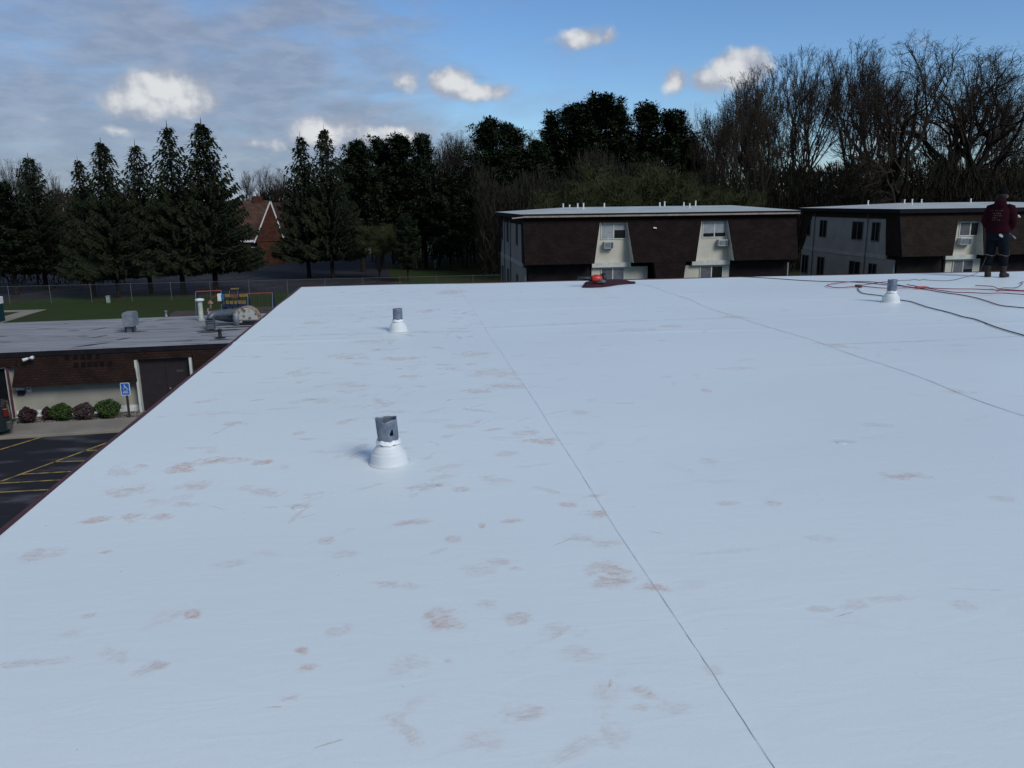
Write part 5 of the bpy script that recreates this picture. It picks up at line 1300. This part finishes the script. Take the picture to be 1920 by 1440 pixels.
# undergrowth and dim wood interior: one uncountable mass
def thicket(name, boxes, dens, m_, seed, label, hfun, size=(.25,.8), tw=(.02,.09)):
    rn = np.random.RandomState(seed); V_ = []
    for (x0, x1, y0, y1) in boxes:
        n = int(dens*(x1-x0)*(y1-y0))
        x = rn.uniform(x0, x1, n); y = rn.uniform(y0, y1, n); h = hfun(x, y); z = G + h*rn.uniform(0, 1, n)**.9
        a = rn.uniform(0, 6.28, n); l = rn.uniform(size[0], size[1], n); w_ = rn.uniform(tw[0], tw[1], n); tilt = rn.normal(0, .6, n)
        d = np.stack([np.sin(tilt)*np.cos(a), np.sin(tilt)*np.sin(a), np.cos(tilt)], 1)*l[:, None]
        b = rn.uniform(0, 6.28, n); s_ = np.stack([np.cos(b), np.sin(b), np.zeros(n)], 1)*w_[:, None]
        p = np.stack([x, y, z], 1)
        V_.append(np.stack([p-s_, p+s_, p+d+s_*.4, p+d-s_*.4], 1))
    V_ = np.concatenate(V_); n = len(V_)
    me = D.meshes.new(name); me.vertices.add(n*4); me.vertices.foreach_set('co', V_.reshape(-1))
    me.loops.add(n*4); me.loops.foreach_set('vertex_index', np.arange(n*4)); me.polygons.add(n)
    me.polygons.foreach_set('loop_start', np.arange(0, n*4, 4)); me.polygons.foreach_set('loop_total', np.full(n, 4)); me.update(); me.validate()
    me.materials.append(m_); o = D.objects.new(name, me); col.objects.link(o); tag(o, label, 'undergrowth', kind='stuff'); return o
def hA(x, y): return 12.3 + 1.6*np.sin(x*.31)+1.1*np.sin(x*.83+1)
def hB(x, y): return 5.5 + 2.0*np.sin(x*.23+2)+1.0*np.sin(x*.7)
thicket('undergrowth', [(9, 90, 94, 108)], 60, M_under, 3, 'dark tangled undergrowth of the wood behind the apartment blocks', hA, size=(.5,1.7), tw=(.02,.075))
thicket('undergrowth', [(-2, 110, 124, 140)], 30, M_under, 4, 'dim mass of the deep wood behind the pines', lambda x, y: 12+2*np.sin(x*.2)+1.2*np.sin(x*.61), size=(.5,1.4), tw=(.06,.16))
thicket('undergrowth', [(-95, 0, 148, 160)], 20, M_under, 5, 'distant dark wood beyond the brick houses', lambda x, y: 9.5+1.2*np.sin(x*.2)+.8*np.sin(x*.5), size=(.5,1.4), tw=(.08,.2))
thicket('undergrowth', [(-75, -33, 95, 108)], 12, M_under, 6, 'brown undergrowth behind the spruces at the left edge', lambda x, y: 6.5+1.2*np.sin(x*.4), size=(.3,1.0), tw=(.03,.10))

# ------------------------------------------------------------------ the roofer
def skin_body(name, joints, edges, mats, parent, sub=2, root_i=0):
    me = D.meshes.new(name); org = ORG[parent.name]
    me.from_pydata([tuple(Vector(j[0])-org) for j in joints], edges, []); o = D.objects.new(name, me); col.objects.link(o); o.parent = parent; ORG[o.name] = org
    me.materials.append(mats); sk = o.modifiers.new('skin', 'SKIN'); sk.use_smooth_shade = True
    for i, j in enumerate(joints):
        rr_ = j[1] if isinstance(j[1], tuple) else (j[1], j[1]); me.skin_vertices[0].data[i].radius = rr_; me.skin_vertices[0].data[i].use_root = (i == root_i)
    s_ = o.modifiers.new('sub', 'SUBSURF'); s_.levels = sub; s_.render_levels = sub; return o
pz = zf(PERS.x, PERS.y)
r = empty('person', (PERS.x, PERS.y, pz), 'roofer in maroon sweatshirt, navy trousers and brown boots standing with back turned', 'person')
fa = R(90-52)     # facing direction: away and to the right
F = Vector((math.cos(fa), math.sin(fa), 0)); Rt = Vector((math.sin(fa), -math.cos(fa), 0))
O = Vector((PERS.x, PERS.y, pz))
def B(f, rt, z): return O + (F*f + Rt*rt*.90 + Vector((-.05, .02, 0))*min(1, z) + Zup*z)*.975
M_skin = mat('skin', (.30,.16,.11), .6, (.25,.13,.09))
M_hood = mat('maroon_sweatshirt', (.024,.0035,.008), .95, (.016,.003,.006), 9, spec=.08, bump=.4, bscale=14)
M_navy = mat('navy_trousers', (.0045,.0065,.011), .95, (.007,.009,.014), 8, spec=.08, bump=.4, bscale=16)
M_bootb = mat('brown_boot', (.022,.013,.010), .85, (.018,.011,.009), 12)
M_cap = mat('black_cap', (.005,.005,.006), .9, spec=.05)
J = []; E_ = []
def j(p, rad): J.append((p, rad)); return len(J)-1
def e(a, b): E_.append((a, b))
pel = j(B(0,0,.95), (.13,.11)); sp1 = j(B(.0,0,1.12), (.13,.10)); sp2 = j(B(.02,0,1.30), (.15,.11)); nk = j(B(.03,0,1.46), (.065,.065)); h1 = j(B(.05,0,1.55), (.06,.07)); h2 = j(B(.07,0,1.63), (.075,.092)); h3 = j(B(.065,0,1.71), (.062,.075))
for a, b in ((pel,sp1),(sp1,sp2),(sp2,nk),(nk,h1),(h1,h2),(h2,h3)): e(a, b)
foot = {}
for sg, ff in ((-1, -.02), (1, .02)):
    hp_ = j(B(.0, sg*.10, .88), (.095,.095)); kn = j(B(ff+.035, sg*.135, .50), (.062,.062)); an = j(B(ff-.02, sg*.15, .10), (.042,.042)); toe = j(B(ff+.15, sg*.17, .045), (.036,.030))
    for a, b in ((pel,hp_),(hp_,kn),(kn,an),(an,toe)): e(a, b)
    sh_ = j(B(.02, sg*.19, 1.40), (.062,.062)); el_ = j(B(.02, sg*.27, 1.12), (.045,.045)); wr = j(B(.22, sg*.16, .99), (.030,.030)); hd = j(B(.29, sg*.12, .98), (.036,.022))
    for a, b in ((sp2,sh_),(sh_,el_),(el_,wr),(wr,hd)): e(a, b)
    for q, (fl, fr_) in enumerate(((.085,.03),(.092,.01),(.086,-.01),(.07,-.028))):
        k1 = j(B(.29+fl*.55, sg*.12-sg*fr_*.9, .965), .009); k2 = j(B(.29+fl*.8, sg*.12-sg*fr_*.9-sg*.01, .935), .008); e(hd, k1); e(k1, k2)
    t1 = j(B(.27, sg*.12-sg*.04, .985), .010); t2 = j(B(.31, sg*.12-sg*.055, .97), .009); e(wr, t1); e(t1, t2)
body = skin_body('body', J, E_, M_skin, r)
# clothing lofts
def limb(pts, name, m_, n=14):
    mm = MB(); P_ = [(Vector(p), a, b) for p, a, b in pts]; rg = []
    for i, (p, a, b) in enumerate(P_):
        d = (P_[min(i+1, len(P_)-1)][0]-P_[max(i-1, 0)][0]).normalized(); u = (Rt - d*Rt.dot(d)).normalized(); v = d.cross(u)
        rg.append((p, a, b, u, v))
    mm.rings(rg, n); return mm
tor = limb([(B(-.01,0,.90),.205,.155),(B(-.01,0,.935),.225,.17),(B(.0,0,1.02),.215,.165),(B(.0,0,1.15),.215,.155),(B(.0,0,1.28),.225,.15),(B(.01,0,1.38),.225,.135),(B(.02,0,1.44),.175,.115),(B(.025,0,1.485),.10,.095),(B(.03,0,1.52),.085,.09)], '', None, 20)
for sg in (-1, 1):
    s1 = limb([(B(.01, sg*.13, 1.40),.09,.085),(B(.01, sg*.20, 1.385),.098,.09),(B(.01, sg*.255, 1.28),.082,.085),(B(.0, sg*.285, 1.14),.075,.08),(B(.06, sg*.265, 1.06),.07,.07),(B(.15, sg*.20, 1.0),.062,.062),(B(.21, sg*.165, .985),.045,.045)], '', None, 12)
    off = len(tor.v); tor.v += s1.v; tor.f += [tuple(i+off for i in f) for f in s1.f]; tor.mi += s1.mi
hood = tor.build('sweatshirt', M_hood, r, smooth=True)
mm = limb([(B(-.03,0,1.40),.10,.05),(B(-.08,0,1.45),.12,.06),(B(-.06,0,1.51),.11,.07),(B(-.01,0,1.55),.09,.08)], '', None, 14); mm.build('hood', M_hood, r, smooth=True)
# faded print on the back: two rows of worn marks
mm = MB(); rp_ = random.Random(3)
def backp(rt, z): 
    return B(-.145-.012*(1-abs(rt)*4), rt, z)
for row, (z0, cols_) in enumerate(((1.355, 7), (1.30, 5), (1.255, 6), (1.21, 5), (1.165, 5))):
    for c_ in range(cols_):
        rt = (c_-(cols_-1)/2)*.036-.02; hh = .03 if row else .018
        p0, p1 = rt-.012*rp_.uniform(.6,1.1), rt+.012*rp_.uniform(.6,1.1)
        if rp_.random() < .15: continue
        w0 = .162
        pts = []
        for (a, zz_) in ((p0, z0-hh/2), (p1, z0-hh/2), (p1, z0+hh/2), (p0, z0+hh/2)):
            th = math.asin(max(-1, min(1, a/.222))); pts.append(B(-.158*math.cos(th)-.012, a, zz_))
        mm.quad(*pts)
mm.build('back_print', mat('faded_print', (.09,.062,.045), .9, (.035,.015,.015), 30), r)
mm = limb([(B(0,0,1.0),.185,.14),(B(0,0,.93),.20,.155),(B(-.01,0,.85),.205,.165),(B(0,0,.78),.19,.15)], '', None, 20)
for sg, ff in ((-1, -.02), (1, .02)):
    s1 = limb([(B(-.005,sg*.095,.86),.115,.13),(B(.0,sg*.11,.72),.112,.12),(B(ff+.02,sg*.13,.58),.095,.10),(B(ff+.03,sg*.135,.50),.09,.095),(B(ff+.01,sg*.142,.40),.082,.085),(B(ff,sg*.146,.30),.08,.082),(B(ff-.01,sg*.15,.235),.078,.08)], '', None, 14)
    off = len(mm.v); mm.v += s1.v; mm.f += [tuple(i+off for i in f) for f in s1.f]; mm.mi += s1.mi
mm.build('trousers', M_navy, r, smooth=True)
for sg, ff in ((-1, -.02), (1, .02)):
    b1 = limb([(B(ff-.01,sg*.15,.255),.07,.072),(B(ff-.012,sg*.15,.2),.064,.068),(B(ff-.02,sg*.15,.12),.058,.062),(B(ff-.01,sg*.152,.07),.055,.075),(B(ff-.01,sg*.152,.015),.056,.085)], '', None, 14)
    mm = b1
    d = (F + Rt*sg*.15).normalized(); s_ = d.cross(Zup)
    c = B(ff-.02, sg*.152, 0)
    mm.rings([(c+d*x+Zup*z_, w_, h_, s_, Zup) for x, z_, w_, h_ in ((-.09,.05,.035,.035),(-.06,.055,.052,.05),(.04,.06,.054,.052),(.12,.05,.055,.042),(.18,.042,.05,.036),(.22,.035,.03,.026))], 12)
    bo = mm.build('boot', M_bootb, r, smooth=True)
    mm = MB(); mm.rings([(c+d*x+Zup*.012, w_, .012, s_, Zup) for x, w_ in ((-.10,.03),(-.07,.055),(.04,.056),(.14,.06),(.21,.045),(.235,.02))], 12); mm.build('sole', M_black, bo, smooth=True)
    mm = limb([(B(ff+.075,sg*.137,.58),.07,.05),(B(ff+.085,sg*.137,.52),.085,.06),(B(ff+.08,sg*.137,.46),.07,.05)], '', None, 12); kp = mm.build('knee_pad', M_black, r, smooth=True)
    mm = MB(); mm.tube([B(ff+.02+.108*math.cos(a), sg*.137+.106*math.sin(a), .455+.015*math.sin(2*a)) for a in [2*math.pi*i/16 for i in range(17)]], .011, 6); mm.build('strap', mat('yellow_strap', (.10,.09,.04), .8, (.012,.012,.012), 18), kp, smooth=True)
# cap, hair, ears, pocket rag
mm = MB(); c = B(.055, 0, 1.70)
mm.rings([(c+Zup*z_, a, b, F, Rt) for z_, a, b in ((-.035,.106,.090),(.0,.108,.092),(.05,.098,.084),(.08,.07,.06),(.095,.03,.025))], 18); mm.rings([(c+F*(.09+x)+Zup*(-.02-x*.15), w_, .008, Rt, Zup) for x, w_ in ((0,.075),(.05,.07),(.085,.045))], 12); mm.build('cap', M_cap, r, smooth=True)
mm = MB(); c = B(.035, 0, 1.62); mm.rings([(c+Zup*z_, a, b, F, Rt) for z_, a, b in ((-.06,.05,.055),(-.03,.078,.079),(.02,.090,.086),(.06,.098,.088))], 16); mm.build('hair', mat('dark_hair', (.012,.009,.008), .8), r, smooth=True)
for sg in (-1, 1):
    mm = MB(); mm.lathe(B(.06, sg*.088, 1.60), [(.004,0),(.016,.012),(.018,.035),(.010,.055)], 8); mm.build('ear', M_skin, r, smooth=True)
mm = MB(); a = B(-.175, .09, .84); mm.prism([a, a+Rt*.05-Zup*.02, a+Rt*.055+Zup*.015, a+Rt*.01+Zup*.05, a-Rt*.02+Zup*.04], -F*.012); mm.build('rag', M_white, r)
# tool held in front
tp = B(.36, .05, .90)
rh = empty('hand_tool', tp, 'dark hot air tool with a pale tip held at the waist of the roofer', 'hand tool')
mm = MB(); mm.tube([tp-Rt*.10+Zup*.04, tp, tp+Rt*.12-Zup*.05], [.03,.034,.022], 10); mm.build('handle', M_black, rh, smooth=True)
mm = MB(); mm.tube([tp+Rt*.12-Zup*.05, tp+Rt*.20-Zup*.12], [.018,.014], 8); mm.build('nozzle', M_galvl, rh, smooth=True)
# small lamp on the right block near the roofer's shoulder
p = PY(1909, 403, FY-.25)
rl = empty('flood_lamp', p, 'small white lamp under the eave right of the roofer', 'lamp')
mm = MB(); mm.tube([p+Vector((0,.35,.1)), p], .03, 6); mm.build('bracket', M_dkmetal, rl)
mm = MB(); mm.tube([p, p+Vector((.02,-.1,-.2))], [.05,.13], 10); mm.build('lamp_head', M_white, rl, smooth=True)
